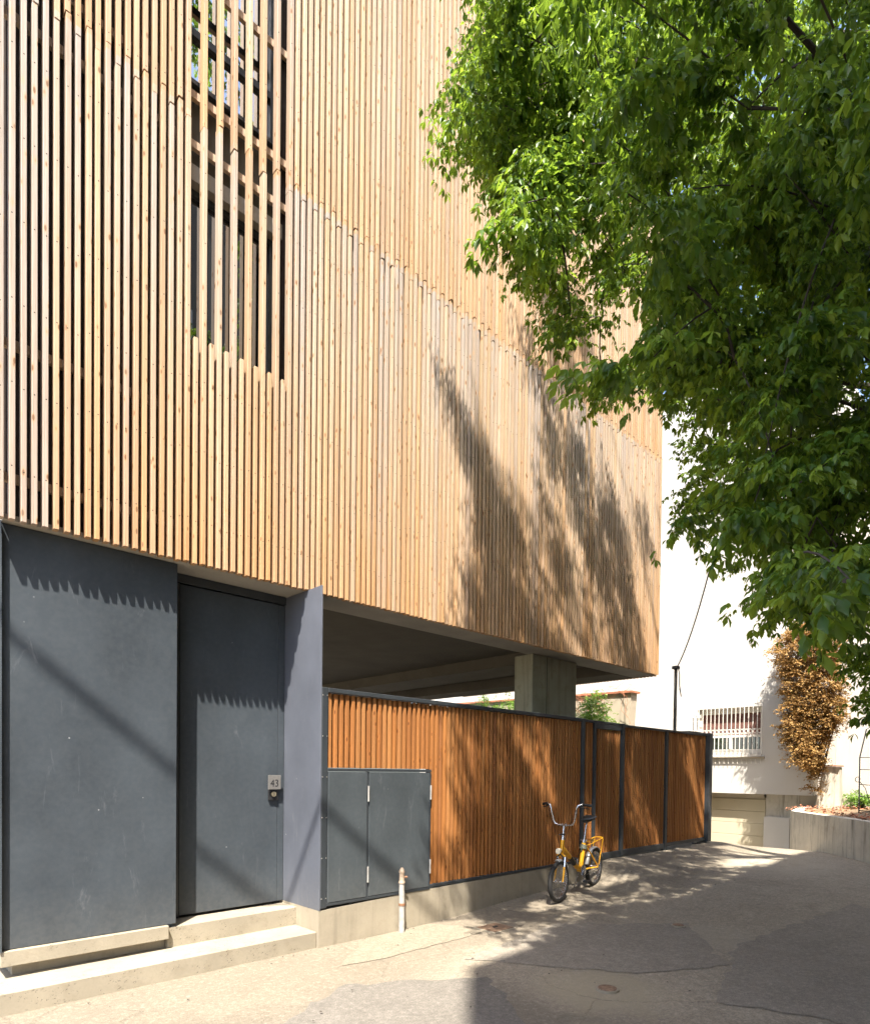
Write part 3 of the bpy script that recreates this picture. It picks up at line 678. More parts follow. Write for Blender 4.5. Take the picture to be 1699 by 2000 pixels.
    mb.tube(pts, 0.0125, 10); bar = P(mb, 'handlebar', chrome)
    for s_ in (-1, 1):
        mb = MB(); mb.tube([(x0-0.026, s_*0.232, z0+0.255), (x0-0.084, s_*0.316, z0+0.240), (x0-0.087, s_*0.320, z0+0.239)], [0.0165, 0.017, 0.019], 10); P(mb, 'grip', blk)
        mb = MB(); mb.tube([(x0-0.014, s_*0.216, z0+0.250), (x0+0.006, s_*0.226, z0+0.225), (x0-0.048, s_*0.312, z0+0.203)], [0.011, 0.009, 0.006], 6); P(mb, 'brake_lever', blk)
        mb = MB(); mb.tube([(x0-0.0, s_*0.208, z0+0.24), (x0+0.06, s_*0.165, z0+0.16), (x0+0.075, s_*0.10, z0-0.02), (x0+0.07, s_*0.03, z0-0.22), (cr[0]+0.02, s_*0.02, cr[2]+0.05)], 0.003, 5); P(mb, 'brake_cable', blk)
    # headlamp, brake caliper
    mb = MB(); mb.tube([(cr[0]+0.02, 0, cr[2]+0.075), (cr[0]+0.04, 0, cr[2]+0.075), (cr[0]+0.085, 0, cr[2]+0.07), (cr[0]+0.09, 0, cr[2]+0.07)], [0.012, 0.026, 0.036, 0.034], 14); P(mb, 'headlamp', lens)
    mb = MB(); mb.tube([(cr[0]+0.035, -0.035, cr[2]-0.045), (cr[0]+0.04, -0.042, cr[2]-0.005), (cr[0]+0.03, 0, cr[2]+0.025), (cr[0]+0.04, 0.042, cr[2]-0.005), (cr[0]+0.035, 0.035, cr[2]-0.045)], 0.009, 6); P(mb, 'brake_caliper', blk)
    # mudguards
    def guard(cx, a0, a1, name):
        mb = MB(); vs = []; n = 22; r = R+0.014
        prof = [(-0.032, -0.018), (-0.026, -0.004), (-0.012, 0.004), (0.012, 0.004), (0.026, -0.004), (0.032, -0.018)]
        prof2 = [(y*0.93, dr-0.0025) for y, dr in prof][::-1]; loop = prof+prof2; m_ = len(loop)
        for k in range(n):
            a = a0+(a1-a0)*k/(n-1)
            for y, dr in loop: vs.append((cx+(r+dr)*math.cos(a), y, R+(r+dr)*math.sin(a)))
        fs = [(k*m_+i, k*m_+(i+1) % m_, (k+1)*m_+(i+1) % m_, (k+1)*m_+i) for k in range(n-1) for i in range(m_)]
        fs += [tuple(range(m_)), tuple((n-1)*m_+i for i in range(m_))[::-1]]
        return P(mb.add(vs, fs), name, alu)
    guard(-xa, math.radians(15), math.radians(158), 'rear_mudguard'); guard(xa, math.radians(80), math.radians(150), 'front_mudguard')
    # seat post, saddle
    mb = MB(); pt = (-0.318, 0, 0.888); mb.tube([seat_top, pt], 0.0135, 10); P(mb, 'seat_post', chrome)
    mb = MB(); mb.tube([lerp(bb, seat_top, 0.93), lerp(bb, seat_top, 1.03)], 0.031, 12); mb.tube([(-0.215, -0.045, 0.655), (-0.215, 0.045, 0.655)], 0.007, 6); P(mb, 'seat_clamp', chrome)
    mb = MB(); mb.tube([lerp(bb, seat_top, 0.72), lerp(bb, seat_top, 0.86)], [0.052, 0.048], 10); mb.tube(ring(-0.195, 0.55, 0.055, 14), 0.010, 6, closed=True); P(mb, 'coiled_lock', mat_plain('lock_sleeve', (0.12, 0.13, 0.10), 0.6))
    sec = [(-0.455, 0.060, 0.945, 0.03), (-0.44, 0.088, 0.948, 0.045), (-0.39, 0.092, 0.935, 0.055), (-0.32, 0.062, 0.922, 0.055), (-0.25, 0.032, 0.920, 0.045), (-0.185, 0.020, 0.922, 0.035), (-0.165, 0.010, 0.918, 0.022)]
    mb = MB(); vs = []; n = 12
    for x, wd, z, th in sec:
        for k in range(n):
            a = 2*math.pi*k/n; c_, s_ = math.cos(a), math.sin(a); vs.append((x, wd*c_, z+(th*0.32*s_ if s_ > 0 else th*s_*(1-0.3*abs(c_)))))
    fs = [(i*n+k, i*n+(k+1) % n, (i+1)*n+(k+1) % n, (i+1)*n+k) for i in range(len(sec)-1) for k in range(n)]
    fs += [tuple(range(n)), tuple((len(sec)-1)*n+k for k in range(n))[::-1]]
    sd = P(mb.add(vs, fs), 'saddle', blk)
    mb = MB()
    for s_ in (-1, 1): mb.tube([(-0.43, s_*0.035, 0.915), (-0.36, s_*0.022, 0.888), (-0.27, s_*0.02, 0.888), (-0.2, s_*0.01, 0.905)], 0.004, 6)
    P(mb, 'saddle_rail', chrome, sd)
    # carrier
    mb = MB(); w_ = 0.06
    mb.tube([(-0.235, -0.03, 0.585), (-0.30, -w_, 0.595), (-0.70, -w_, 0.625), (-0.73, -w_*0.6, 0.625), (-0.73, w_*0.6, 0.625), (-0.70, w_, 0.625), (-0.30, w_, 0.595), (-0.235, 0.03, 0.585)], 0.0065, 8)
    for s_ in (-1, 1): mb.tube([(-0.70, s_*w_, 0.625), (-0.705, s_*w_, 0.60), (-xa-0.02, s_*0.064, R+0.03)], 0.006, 8)
    for xx in (-0.42, -0.56): mb.tube([(xx, -w_, 0.606), (xx, w_, 0.606)], 0.005, 6)
    P(mb, 'carrier', yel)
    # drive: chainring, cranks, pedals, guard, chain, stand
    mb = MB(); mb.tube([(bb[0], 0.042, bb[2]), (bb[0], 0.046, bb[2])], 0.075, 24); P(mb, 'chainring', chrome)
    mb = MB(); mb.tube([(bb[0], 0.052, bb[2]), (bb[0]+0.06, 0.066, bb[2]-0.125)], 0.009, 8); mb.tube([(bb[0], -0.052, bb[2]), (bb[0]-0.06, -0.066, bb[2]+0.125)], 0.009, 8); P(mb, 'crank', chrome)
    for s_, dx, dz in ((1, 0.06, -0.125), (-1, -0.06, 0.125)):
        P(MB().bbox(bb[0]+dx-0.04, bb[0]+dx+0.04, s_*0.075 if s_ > 0 else -0.155, 0.155 if s_ > 0 else -0.075, bb[2]+dz-0.012, bb[2]+dz+0.012, 0.004), 'pedal', blk, None, False)
    mb = MB()
    mb.tube([(bb[0], 0.048, bb[2]+0.076), (-xa, 0.042, R+0.035), (-xa-0.036, 0.042, R), (-xa, 0.042, R-0.035), (bb[0], 0.048, bb[2]-0.076), (bb[0]+0.07, 0.048, bb[2])], 0.004, 5, closed=True); P(mb, 'chain', blk)
    mb = MB(); mb.tube([(-0.21, -0.05, 0.265), (-0.30, -0.075, 0.30), (-0.36, -0.08, 0.42)], [0.012, 0.010, 0.008], 8); mb.tube([(-0.24, -0.07, 0.255), (-xa-0.0, -0.085, R+0.01)], 0.007, 6); P(mb, 'kickstand', chrome)
    mb = MB(); mb.tube([(-0.17, -0.04, 0.26), (-0.22, -0.15, 0.012)], [0.009, 0.008], 8); P(mb, 'prop_leg', chrome)
    return t
bicycle()

# ------------------------------------------------------------------ white house across the bend
XW = 13.0
wh = thing('white_house', 'bright white rendered house with barred window above a cream garage', 'house', (14, 3, -0.8))
def wp(mb, name, mat, smooth=False, par=None): return sub(par or wh, mb, name, mat, smooth)
wx = XW+0.22
# wall with the window opening cut out
y0w, y1w, z0w, z1w = 0.70, 2.26, 2.17, 3.30
wp(MB().box(XW, wx, -0.42, y0w, 1.16, 11.5).box(XW, wx, y1w, 13, 1.16, 11.5).box(XW, wx, y0w, y1w, 1.16, z0w).box(XW, wx, y0w, y1w, z1w, 11.5), 'wall', M['white'])
wp(MB().box(XW+0.222, 20, -0.40, 13, 1.18, 11.4), 'inner_block', M['white2'])
wp(MB().box(XW, 20, -0.42, -0.2, 11.5, 11.7).box(XW, 20, -0.2, 13, 11.5, 11.7), 'parapet', M['white2'])
win = wp(MB().box(wx-0.1, wx-0.04, y0w, y0w+0.07, z0w, z1w).box(wx-0.1, wx-0.04, y1w-0.07, y1w, z0w, z1w).box(wx-0.1, wx-0.04, y0w+0.07, y1w-0.07, z0w, z0w+0.09).box(wx-0.1, wx-0.04, y0w+0.07, y1w-0.07, z1w-0.14, z1w)
         .box(wx-0.11, wx-0.05, y0w+0.07, y1w-0.07, 2.56, 2.62), 'window', M['whitemetal'])
for a, b in ((z0w+0.09, 2.56), (2.62, z1w-0.14)): wp(MB().box(wx-0.07, wx-0.06, y0w+0.07, y1w-0.07, a, b), 'pane', M['glass2'] if a < 2.5 else M['curtain'], par=win)
wp(MB().box(wx-0.115, wx-0.055, 1.43, 1.50, z0w+0.09, 2.56), 'mullion', M['whitemetal'], par=win)
wp(MB().box(XW-0.06, XW-0.002, y0w-0.08, y1w+0.08, z0w-0.14, z0w-0.10), 'sill', M['beige'], par=win)
gb = MB(); gy0, gy1 = y0w-0.03, y1w+0.03
for z in (z0w-0.08, z1w+0.04): gb.box(XW-0.10, XW-0.085, gy0, gy1, z, z+0.025)
for z in (2.63, 2.745): gb.box(XW-0.10, XW-0.088, gy0, gy1, z, z+0.012)
gf = wp(gb, 'grille_frame', M['whitemetal'], par=win)
nb = 16
for k in range(nb+1):
    y = gy0+(gy1-gy0)*k/nb; wp(MB().box(XW-0.098, XW-0.086, y-0.008, y+0.008, z0w-0.055, z1w+0.04), 'grille_bar', M['whitemetal'], par=win)
for k in range(nb):
    y = gy0+(gy1-gy0)*(k+0.5)/nb; mb = MB(); mb.tube([(XW-0.094, y+0.036*math.cos(a), 2.693+0.044*math.sin(a)) for a in np.linspace(0, 2*math.pi, 13)[:-1]], 0.008, 5, closed=True)
    wp(mb, 'grille_ring', M['whitemetal'], par=win)
mb = MB()
for k in range(15):
    y = gy0+0.05+(gy1-gy0)*k/15; mb.tube([(XW-0.004, y, z0w-0.16), (XW-0.05, y-0.03, z0w-0.27)], 0.006, 4)
wp(mb, 'bird_spikes', M['whitemetal'], par=win)
# lower storey: garage, pillar, base wall
gar = wp(MB().box(XW+0.30, XW+0.36, 0.66, 4.2, -0.8, 1.17), 'garage_door', M['garage'])
for k in range(6): wp(MB().bbox(XW+0.262, XW+0.299, 0.665, 4.2, -0.8+k*0.305, -0.8+k*0.305+0.300, 0.006), 'door_panel', M['garage'], par=gar)
wp(MB().box(XW+0.10, XW+0.26, 0.64, 4.2, 1.055, 1.155).box(XW+0.06, XW+0.26, 0.64, 4.2, 1.105, 1.157), 'garage_lintel', M['beige'])
wp(MB().box(XW+0.18, XW+0.9, -0.1, 0.63, -0.9, 1.157), 'pier', M['retain'])
wp(MB().bbox(XW+0.02, XW+0.178, 0.05, 0.62, -0.9, 0.62, 0.006), 'pier_render', M['white'])
wp(MB().box(XW+0.19, XW+0.9, -1.6, -0.102, -0.9, 1.157), 'base_wall', M['beige'])
wp(MB().box(XW+1.9, XW+7, -1.72, -0.404, 1.12, 9.0), 'rear_wing', M['white2'])
wp(MB().box(XW+1.95, XW+7, -1.70, -0.41, -0.9, 1.115), 'wing_base', M['beige'])
# pale garden wall seen under the timber house
gw = thing('garden_wall', 'tan garden wall with terracotta coping and dry vines under the timber overhang', 'wall', (11.1, 5, -0.5))
vs = [(11, 3.30, -0.8), (11, 9.5, -0.8), (11, 9.5, 3.74), (11, 3.06, 3.62), (11.3, 3.30, -0.8), (11.3, 9.5, -0.8), (11.3, 9.5, 3.74), (11.3, 3.06, 3.62)]
sub(gw, MB().add(vs, [(0,3,2,1)[::-1], (4,5,6,7)[::-1], (0,4,7,3)[::-1], (3,7,6,2)[::-1], (2,6,5,1)[::-1]]), 'wall', M['beige'])
vs = [(10.95, 3.0, 3.62), (11.35, 3.0, 3.62), (11.35, 9.5, 3.745), (10.95, 9.5, 3.745)]; vs += [(a, b, c+0.05) for a, b, c in vs]
sub(gw, MB().add(vs, [(0,3,2,1),(4,5,6,7),(0,1,5,4),(1,2,6,5),(2,3,7,6),(3,0,4,7)]), 'coping', M['terra'])
mb = MB()
for k in range(42):
    y = rng.uniform(3.1, 6.0); z = 3.66; pts = [(10.93, y, z+0.03)]
    for s_ in range(5): y += rng.normal(0, 0.10); z -= rng.uniform(0.02, 0.22); pts.append((10.95-rng.uniform(0, 0.06), y, z))
    mb.tube(pts, 0.0045, 4)
for k in range(10):
    y = rng.uniform(3.0, 5.0); z = 3.68; pts = [(11.0, y, z)]
    for s_ in range(4): y += rng.normal(-0.05, 0.15); z += rng.uniform(-0.02, 0.09); pts.append((11.0, y, z))
    mb.tube(pts, 0.004, 4)
sub(gw, mb, 'dry_vines', M['terra'])['kind'] = 'stuff'
# mesh fence panel on its low wall, in front of the white house
mf = thing('wire_mesh_fence', 'white welded wire mesh fence in front of the white wall', 'fence', (12.2, 2.9, 0))
sub(mf, MB().box(12.1, 12.3, 1.80, 5.0, -0.85, 2.05), 'low_wall', M['white2'])
mb = MB()
for k in range(46): y = 1.84+k*0.068; mb.tube([(12.2, y, 2.05), (12.2, y, 2.95), (12.16, y, 3.02), (12.2, y, 3.09)], 0.0045, 4)
for z in (2.2, 2.45, 2.7, 2.93, 3.03, 3.06): mb.tube([(12.205, 1.82, z), (12.205, 4.95, z)], 0.005, 4)
sub(mf, mb, 'mesh', M['whitemetal'])
# roofed meter niche and pole behind the gate
bx = thing('gate_shelter', 'low dark flat roofed box peeking over the sliding gate', 'box', (8.95, 0.95, 0.25))
sub(bx, MB().box(8.72, 9.2, 0.62, 1.55, -0.1, 2.405), 'body', M['column'])
sub(bx, MB().bbox(8.6, 9.3, 0.50, 1.75, 2.407, 2.455, 0.004), 'roof', M['frame'])
mb = MB(); mb.tube([(8.66, 0.95, 2.36), (8.66, 0.95, 2.41)], [0.05, 0.035], 10); sub(bx, mb, 'lamp', M['whitemetal'], True)
pl = thing('cable_pole', 'thin dark metal pole carrying a cable above the sliding gate', 'pole', (8.04, 0.52, 0.3))
sub(pl, MB().bbox(8.017, 8.063, 0.497, 0.543, 0.0, 3.56, 0.004), 'post', M['pole'])
sub(pl, MB().bbox(7.985, 8.095, 0.465, 0.575, 3.56, 3.62, 0.006), 'cap', M['frame'])
mb = MB(); mb.tube([(8.0, 0.46, 3.60), (7.98, 0.42, 3.45), (8.03, 0.44, 3.25), (8.06, 0.42, 3.05), (8.05, 0.45, 3.2)], 0.010, 6); sub(pl, mb, 'cable_loop', M['dark'])
A = np.array([8.05, 0.5, 3.60]); B = dep(1386, 1112, 9.4); C_ = dep(1560, 700, 8.2)
pts = [A+(B-A)*t+np.array([0, 0, -0.14*4*t*(1-t)]) for t in np.linspace(0, 1, 9)]+[B+(C_-B)*t for t in np.linspace(0.15, 1, 5)]
mb = MB(); mb.tube(pts, 0.011, 6); cb = mb.build('service_cable', M['dark'], None, True); tag(cb, 'thin dark cable rising from the pole into the tree', 'cable')
# cable across the street (its shadow falls on the entrance)
d0 = np.array([-4.458, -1.63, 7.871]); dd = np.array([0.754, -0.354, 0.0])
mb = MB(); mb.tube([d0-dd*7+np.array([0, 0, .0]), d0-dd*2, d0, d0+dd*2, d0+dd*4, d0+dd*12.2], 0.028, 8)
oc = mb.build('overhead_cable', M['dark'], None, True); tag(oc, 'thick overhead cable crossing the street above the grey entrance', 'cable')
# houses on the other side of the lane
ob = thing('street_house', 'plain rendered house on the opposite side of the lane', 'house', (8, -9, 0))
sub(ob, MB().box(-4.53, 26, -14, -6.0, -1, 12.45), 'wall', M['lane'])
sub(ob, MB().bbox(-4.53, 26.1, -14.1, -5.98, 12.452, 12.6, 0.01), 'roof_edge', M['white2'])
for i, x in enumerate((-2.5, 0.5, 3.5)):
    for z in (5.0, 8.6): 
        w_ = sub(ob, MB().box(x, x+1.1, -5.998, -5.95, z, z+1.5), 'window', M['whitemetal']); sub(w_, MB().box(x+0.07, x+1.03, -5.949, -5.94, z+0.07, z+1.43), 'pane', M['glass2'])
# retaining wall with its planted bed on the right
rw = thing('retaining_wall', 'low streaked concrete retaining wall on the right of the lane', 'wall', (9, -2, 0.2))
q = [(10.42, -0.74), (8.24, -2.49), (6.6, -3.80), (5.6, -5.9)]; off = [(10.52, -0.92), (8.40, -2.66), (6.85, -3.90), (5.85, -5.9)]
vs = []; fs = []
for (a, b), (c, e) in zip(q, off): vs += [(a, b, -0.9), (a, b, 0.925), (c, e, 0.925), (c, e, -0.9)]
for i in range(3):
    a = 4*i; b = a+4; fs += [(a, a+1, b+1, b), (a+1, a+2, b+2, b+1), (a+2, a+3, b+3, b+2)]
fs += [(0, 3, 2, 1)]
sub(rw, MB().add(vs, fs), 'wall', M['retain'])
sub(rw, MB().add([(10.42, -0.742, -0.9), (10.42, -0.742, 0.92), (13.18, -0.15, 0.92), (13.18, -0.15, -0.9), (10.52, -0.92, -0.9), (10.52, -0.92, 0.92), (13.18, -0.35, 0.92), (13.18, -0.35, -0.9)],
                 [(0,1,2,3),(4,7,6,5),(1,5,6,2),(0,4,5,1)]), 'return_wall', M['white2'])
bed = MB().add([(10.5, -0.9, 0.88), (8.39, -2.64, 0.88), (6.84, -3.89, 0.88), (5.84, -5.9, 0.88), (16, -5.9, 0.95), (16, -1.7, 0.95), (13.2, -0.30, 0.90)], [(0, 1, 2, 3, 4, 5, 6)]).build('garden_bed', M['soil'])
tag(bed, kind='structure')
sp = thing('cut_stump', 'pale weathered wall stub leaning in the garden bed by the white house', 'stump', (12.7, -0.85, 0.9))
b0 = dep(1640, 1580, 13.8); 
sub(sp, MB().add([(12.72, -0.55, 0.88), (12.78, -1.02, 0.88), (13.0, -1.04, 0.88), (12.95, -0.56, 0.88), (12.74, -0.68, 1.83), (12.78, -1.00, 1.82), (12.96, -1.0, 1.82), (12.92, -0.70, 1.83)],
    [(0,3,2,1),(4,5,6,7),(0,1,5,4),(1,2,6,5),(2,3,7,6),(3,0,4,7)]), 'shaft', M['retain'])
sub(sp, MB().bbox(12.70, 12.99, -1.03, -0.64, 1.832, 1.86, 0.006), 'cap', M['terra'])
# beige neighbour with ledge and shutter, black trellis
nb_ = thing('neighbour_house', 'beige house with dark window at the right edge behind the trellis', 'house', (17, -4, 0))
sub(nb_, MB().box(16.0, 22, -9, -1.735, -0.9, 9.0), 'wall', M['beige'])
sub(nb_, MB().bbox(15.7, 15.998, -5, -1.74, 1.95, 2.45, 0.01), 'ledge', M['beige'])
sub(nb_, MB().box(15.94, 15.998, -4.5, -1.85, 2.46, 3.6), 'window', M['glass2'])
for k in range(5): sub(nb_, MB().bbox(15.93, 15.998, -5, -2.0, 0.75+k*0.235, 0.75+k*0.235+0.225, 0.008), 'shutter_board', M['garage'])
tr_ = thing('garden_trellis', 'black curved metal trellis standing in the garden bed', 'trellis', tuple(dep(1677, 1595, 12.3)))
P0, P1 = dep(1677, 1597, 12.3), dep(1679, 1480, 12.3); P2 = dep(1692, 1425, 12.3); Q0, Q1, Q2 = dep(1735, 1606, 12.3), dep(1737, 1480, 12.3), dep(1715, 1412, 12.3)
mb = MB(); mb.tube([P0, P1, P2, Q2, Q1, Q0], 0.012, 6); sub(tr_, mb, 'frame', M['dark'])
for s_ in (0.12, 0.35, 0.55, 0.8, 1.0):
    mb = MB(); mb.tube([P0+(P1-P0)*s_, Q0+(Q1-Q0)*s_], 0.008, 5); sub(tr_, mb, 'rung', M['dark'])
mb = MB(); mb.tube([dep(1675+5*math.cos(a), 1523-5*math.sin(a), 12.28) for a in np.linspace(0, 5.5, 12)]+[dep(1690, 1540, 12.28), dep(1699, 1570, 12.28)], 0.007, 5); sub(tr_, mb, 'scroll', M['dark'])

# ------------------------------------------------------------------ foliage
def leaflet_tmpl(L, wd, fold):
    pts = np.array([(0, 0, 0), (0.30*L, 0.36*wd, fold), (0.58*L, 0.50*wd, fold*1.2), (0.74*L, 0.27*wd, fold*0.5), (L, 0, -0.10*L), (0.74*L, -0.27*wd, fold*0.5), (0.58*L, -0.50*wd, fold*1.2), (0.30*L, -0.36*wd, fold), (0.5*L, 0, 0.0)])
    tri = np.array([(0, 8, 1), (1, 8, 2), (2, 8, 3), (3, 8, 4), (4, 8, 5), (5, 8, 6), (6, 8, 7), (7, 8, 0)]); return pts, tri
def leaflet_small(L, wd, fold):
    pts = np.array([(0, 0, 0), (0.45*L, 0.5*wd, fold), (L, 0, -0.08*L), (0.45*L, -0.5*wd, fold), (0.5*L, 0, 0)])
    return pts, np.array([(0, 4, 1), (1, 4, 2), (2, 4, 3), (3, 4, 0)])
def basis(d, up):
    d = d/np.linalg.norm(d); s_ = np.cross(up, d); n = np.linalg.norm(s_)
    s_ = s_/n if n > 1e-4 else np.array([1.0, 0, 0]); return np.stack([d, s_, np.cross(d, s_)], 1)
def spray(r, size, ntw, nlf, L, small=False, droop=0.75, leaflets=(3, 5)):
    """one bough end: twigs with opposite pinnate leaves that hang; returns verts, tris, tint"""
    V, T, C, o = [], [], [], 0
    for _ in range(ntw):
        th = r.uniform(0, 2*math.pi); el_ = r.uniform(-0.5, 0.5)
        d = np.array([math.cos(th)*math.cos(el_), math.sin(th)*math.cos(el_), math.sin(el_)]); ln = size*r.uniform(0.55, 1.0)
        for k in range(nlf):
            s_ = (k+0.6)/nlf; base = d*ln*s_+np.array([0, 0, -0.35*size*s_*s_])+r.normal(0, 0.015, 3)
            side = 1 if k % 2 else -1; pd = basis(d, np.array([0, 0, 1.0]))@np.array([0.55, side*0.8, r.uniform(-.2, .2)])
            pd = pd+np.array([0, 0, -droop*r.uniform(0.5, 1.4)]); pd /= np.linalg.norm(pd); pl_ = L*r.uniform(0.5, 0.9)
            tip = base+pd*pl_; tint = np.clip(r.normal(0.42, 0.26)+(0.22 if s_ > 0.8 else 0), 0, 1)
            nl = r.integers(leaflets[0], leaflets[1]+1)
            for q_ in range(nl):
                if q_ == 0: ld = pd+np.array([0, 0, -0.5*droop]); bp = tip
                else:
                    sd = 1 if q_ % 2 else -1; f = 0.97 if q_ < 3 else 0.62
                    b3 = basis(pd, np.array([0, 0, 1.0])); ld = b3@np.array([0.45, sd*0.85, 0.05])+np.array([0, 0, -0.6*droop]); bp = base+pd*pl_*f
                ld = ld+r.normal(0, 0.16, 3); ln_ = L*r.uniform(0.75, 1.15)*(1.08 if q_ == 0 else 0.92)
                p_, t_ = (leaflet_small if small else leaflet_tmpl)(ln_, ln_*r.uniform(0.36, 0.50), ln_*r.uniform(0.04, 0.10))
                Bm = basis(ld, np.array([0, 0, 1.0])+r.normal(0, 0.35, 3)); V.append(p_@Bm.T+bp); T.append(t_+o); o += len(p_); C.append(np.full(len(p_), np.clip(tint+r.normal(0, .07), 0, 1)))
    return np.concatenate(V), np.concatenate(T), np.concatenate(C)
def scatter(name, centers, tmpls, mat, par, r, tilt=0.25, smin=0.85, smax=1.15, tintf=None):
    V, T, C, o = [], [], [], 0
    for i, c in enumerate(centers):
        v, t, c_ = tmpls[r.integers(len(tmpls))]; a = r.uniform(0, 2*math.pi); b = r.normal(0, tilt); s_ = r.uniform(smin, smax)
        Rz = np.array([[math.cos(a), -math.sin(a), 0], [math.sin(a), math.cos(a), 0], [0, 0, 1]]); Rx = np.array([[1, 0, 0], [0, math.cos(b), -math.sin(b)], [0, math.sin(b), math.cos(b)]])
        V.append((v*s_)@(Rx@Rz).T+c); T.append(t+o); o += len(v); C.append(np.clip(c_+(tintf(c) if tintf else 0)+r.normal(0, 0.05), 0, 1))
    return link(name, fast_mesh(name, np.concatenate(V), np.concatenate(T), mat, {'tint': np.concatenate(C)}), par)

# ---- box elder: its crown is a volume of boughs over the lane
CROWN = [(905, -40), (900, 60), (868, 110), (868, 190), (835, 262), (880, 290), (925, 290), (930, 350), (985, 370), (930, 455), (985, 450), (930, 520), (1000, 560), (1030, 640), (1085, 690), (1150, 690), (1135, 780),
         (1200, 790), (1290, 770), (1310, 860), (1305, 950), (1310, 1070), (1350, 1120), (1400, 1080), (1445, 1110), (1448, 1200), (1495, 1262), (1560, 1220), (1640, 1270), (1660, 1370), (1760, 1420), (2300, 1420), (2300, -1500), (930, -1500)]
GAPS = [[(1205, 570), (1300, 520), (1290, 690), (1190, 700)], [(1295, 790), (1330, 790), (1325, 850), (1300, 850)], [(1080, 470), (1160, 470), (1150, 560), (1070, 560)]]
SHADE = [(868, 735), (905, 700), (945, 400), (1000, 200), (1330, -200), (1330, 1360), (1290, 1330), (945, 1240), (925, 1020), (905, 900)]
LIT = [[(1005, 640), (1050, 690), (1090, 1010), (1045, 990), (1020, 860)], [(1165, 740), (1310, 620), (1310, 1010), (1230, 1030), (1180, 950)], [(1085, 420), (1230, 380), (1260, 600), (1150, 640)], [(1240, 1120), (1290, 1120), (1290, 1310), (1255, 1290)]]
def shadow_ok(P):
    k = (YF-P[1])/SUNV[1]; Q = P+SUNV*k
    if Q[2] > 3.2:
        if Q[0] > 6.9 or Q[2] > 10.7: return True
        x, y, _ = px(Q); return in_poly(x, y, SHADE) and not any(in_poly(x, y, g) for g in LIT)
    k = -P[1]/SUNV[1]; Q = P+SUNV*k
    if Q[2] > 0.3:
        if Q[2] > 2.4: return Q[0] > 1.9
        return Q[0] > 1.75+0.25*Q[2]
    k = P[2]/-SUNV[2]; Q = P+SUNV*k
    return Q[0] > 1.6 or Q[1] < -1.35
def crown_ok(P, m=0):
    if P[1] > -0.55 or P[1] < -5.7 or P[2] < 2.1: return False
    x, y, z = px(P)
    if z < 1.7: return False
    s_ = 0.13*F_PX/z
    for dx, dy in ((0, 0), (-s_, 0), (-s_*.6, s_*.8), (0, s_), (s_*.5, s_*.7), (-s_*.6, -s_*.5)):
        X, Y = x+dx, y+dy
        if not (X > 1735 or Y < -60) and not in_poly(X, Y, CROWN): return False
    if not (x > 1735 or y < -60):
        for g in GAPS:
            if in_poly(x, y, g): return False
    return True
r1 = np.random.default_rng(5); cents = []
def try_add(P, chk=True):
    if crown_ok(P) and (not chk or shadow_ok(P) or r1.random() < 0.10): cents.append(P); return True
    return False
TRUNK = np.array([6.6, -4.7, 4.0]); boughs = []
def grow(P, nmax, chk=True):
    """a drooping bough: a short chain of sprays that runs outward from the trunk"""
    d = P-TRUNK; d[2] *= 0.25; d /= np.linalg.norm(d); d = d+r1.normal(0, 0.38, 3); d[2] -= 0.18; d /= np.linalg.norm(d); pts = []
    for k in range(nmax):
        if not crown_ok(P) or (chk and not (shadow_ok(P) or r1.random() < 0.12)): break
        pts.append(P.copy()); d[2] -= 0.10; d /= np.linalg.norm(d); P = P+d*r1.uniform(0.15, 0.24)
    if len(pts) >= 2: boughs.append(pts); cents.extend([q_+r1.normal(0, 0.05, 3) for q_ in pts]); return len(pts)
    return 0
n = 0
while n < 1150:                               # the part of the crown in view
    x = r1.uniform(840, 1800); y = r1.uniform(-60, 1400)
    lo = 3.5 if x < 1250 else 3.5-(x-1250)/450*1.3; hi = 5.2 if x < 950 else 5.2+(x-950)/400*2.6
    n += grow(dep(x, y, r1.uniform(max(2.7, lo), min(8.0, hi))), int(r1.integers(4, 9)))
n = 0
while n < 95: n += grow(dep(r1.uniform(845, 1150), r1.uniform(-50, 640), r1.uniform(3.6, 5.2)), int(r1.integers(3, 7)), False)   # outermost boughs
def shade_from(pts_fn, count, k0, k1):
    n = 0; g_ = 0
    while n < count and g_ < 40000:            # boughs added on the sun side to shade a stretch of wall
        g_ += 1; Q = pts_fn(); P = Q-SUNV*r1.uniform(k0, k1)
        if not shadow_ok(P): continue
        n += grow(P, int(r1.integers(3, 7)))
def facade_pt():
    while True:
        x, z = r1.uniform(1.6, 6.8), r1.uniform(3.35, 8.0); q_ = np.array([x, YF, z]); X, Y, _ = px(q_)
        if in_poly(X, Y, SHADE) and Y > 640 and not any(in_poly(X, Y, g) for g in LIT): return q_
def fence_pt(): return np.array([r1.uniform(2.3, 8.0), 0.0, r1.uniform(0.4, 2.3)])
shade_from(facade_pt, 80, 1.1, 3.0)
shade_from(fence_pt, 150, 1.2, 2.6)
cents = np.array(cents)
tree = thing('box_elder_tree', 'large leafy green tree overhanging the lane from the right', 'tree', (6.9, -4.9, 0.9))
tm = [spray(r1, 0.27, 6, 7, 0.053*f_, droop=1.0) for f_ in (0.85, 0.95, 1.0, 1.0, 1.1, 1.2, 1.3)]
SUNLIT = lambda c: 0.0
def hang(o): o.matrix_parent_inverse = Matrix.Translation(-tree.location); return o
hang(scatter('crown', cents, tm, M['leaf'], tree, r1))
trunk_pts = [(6.9, -4.9, 0.7), (6.85, -4.85, 2.0), (6.6, -4.7, 3.6), (6.1, -4.4, 5.2), (5.5, -4.0, 7.0), (4.9, -3.6, 9.0), (4.5, -3.3, 11.0)]
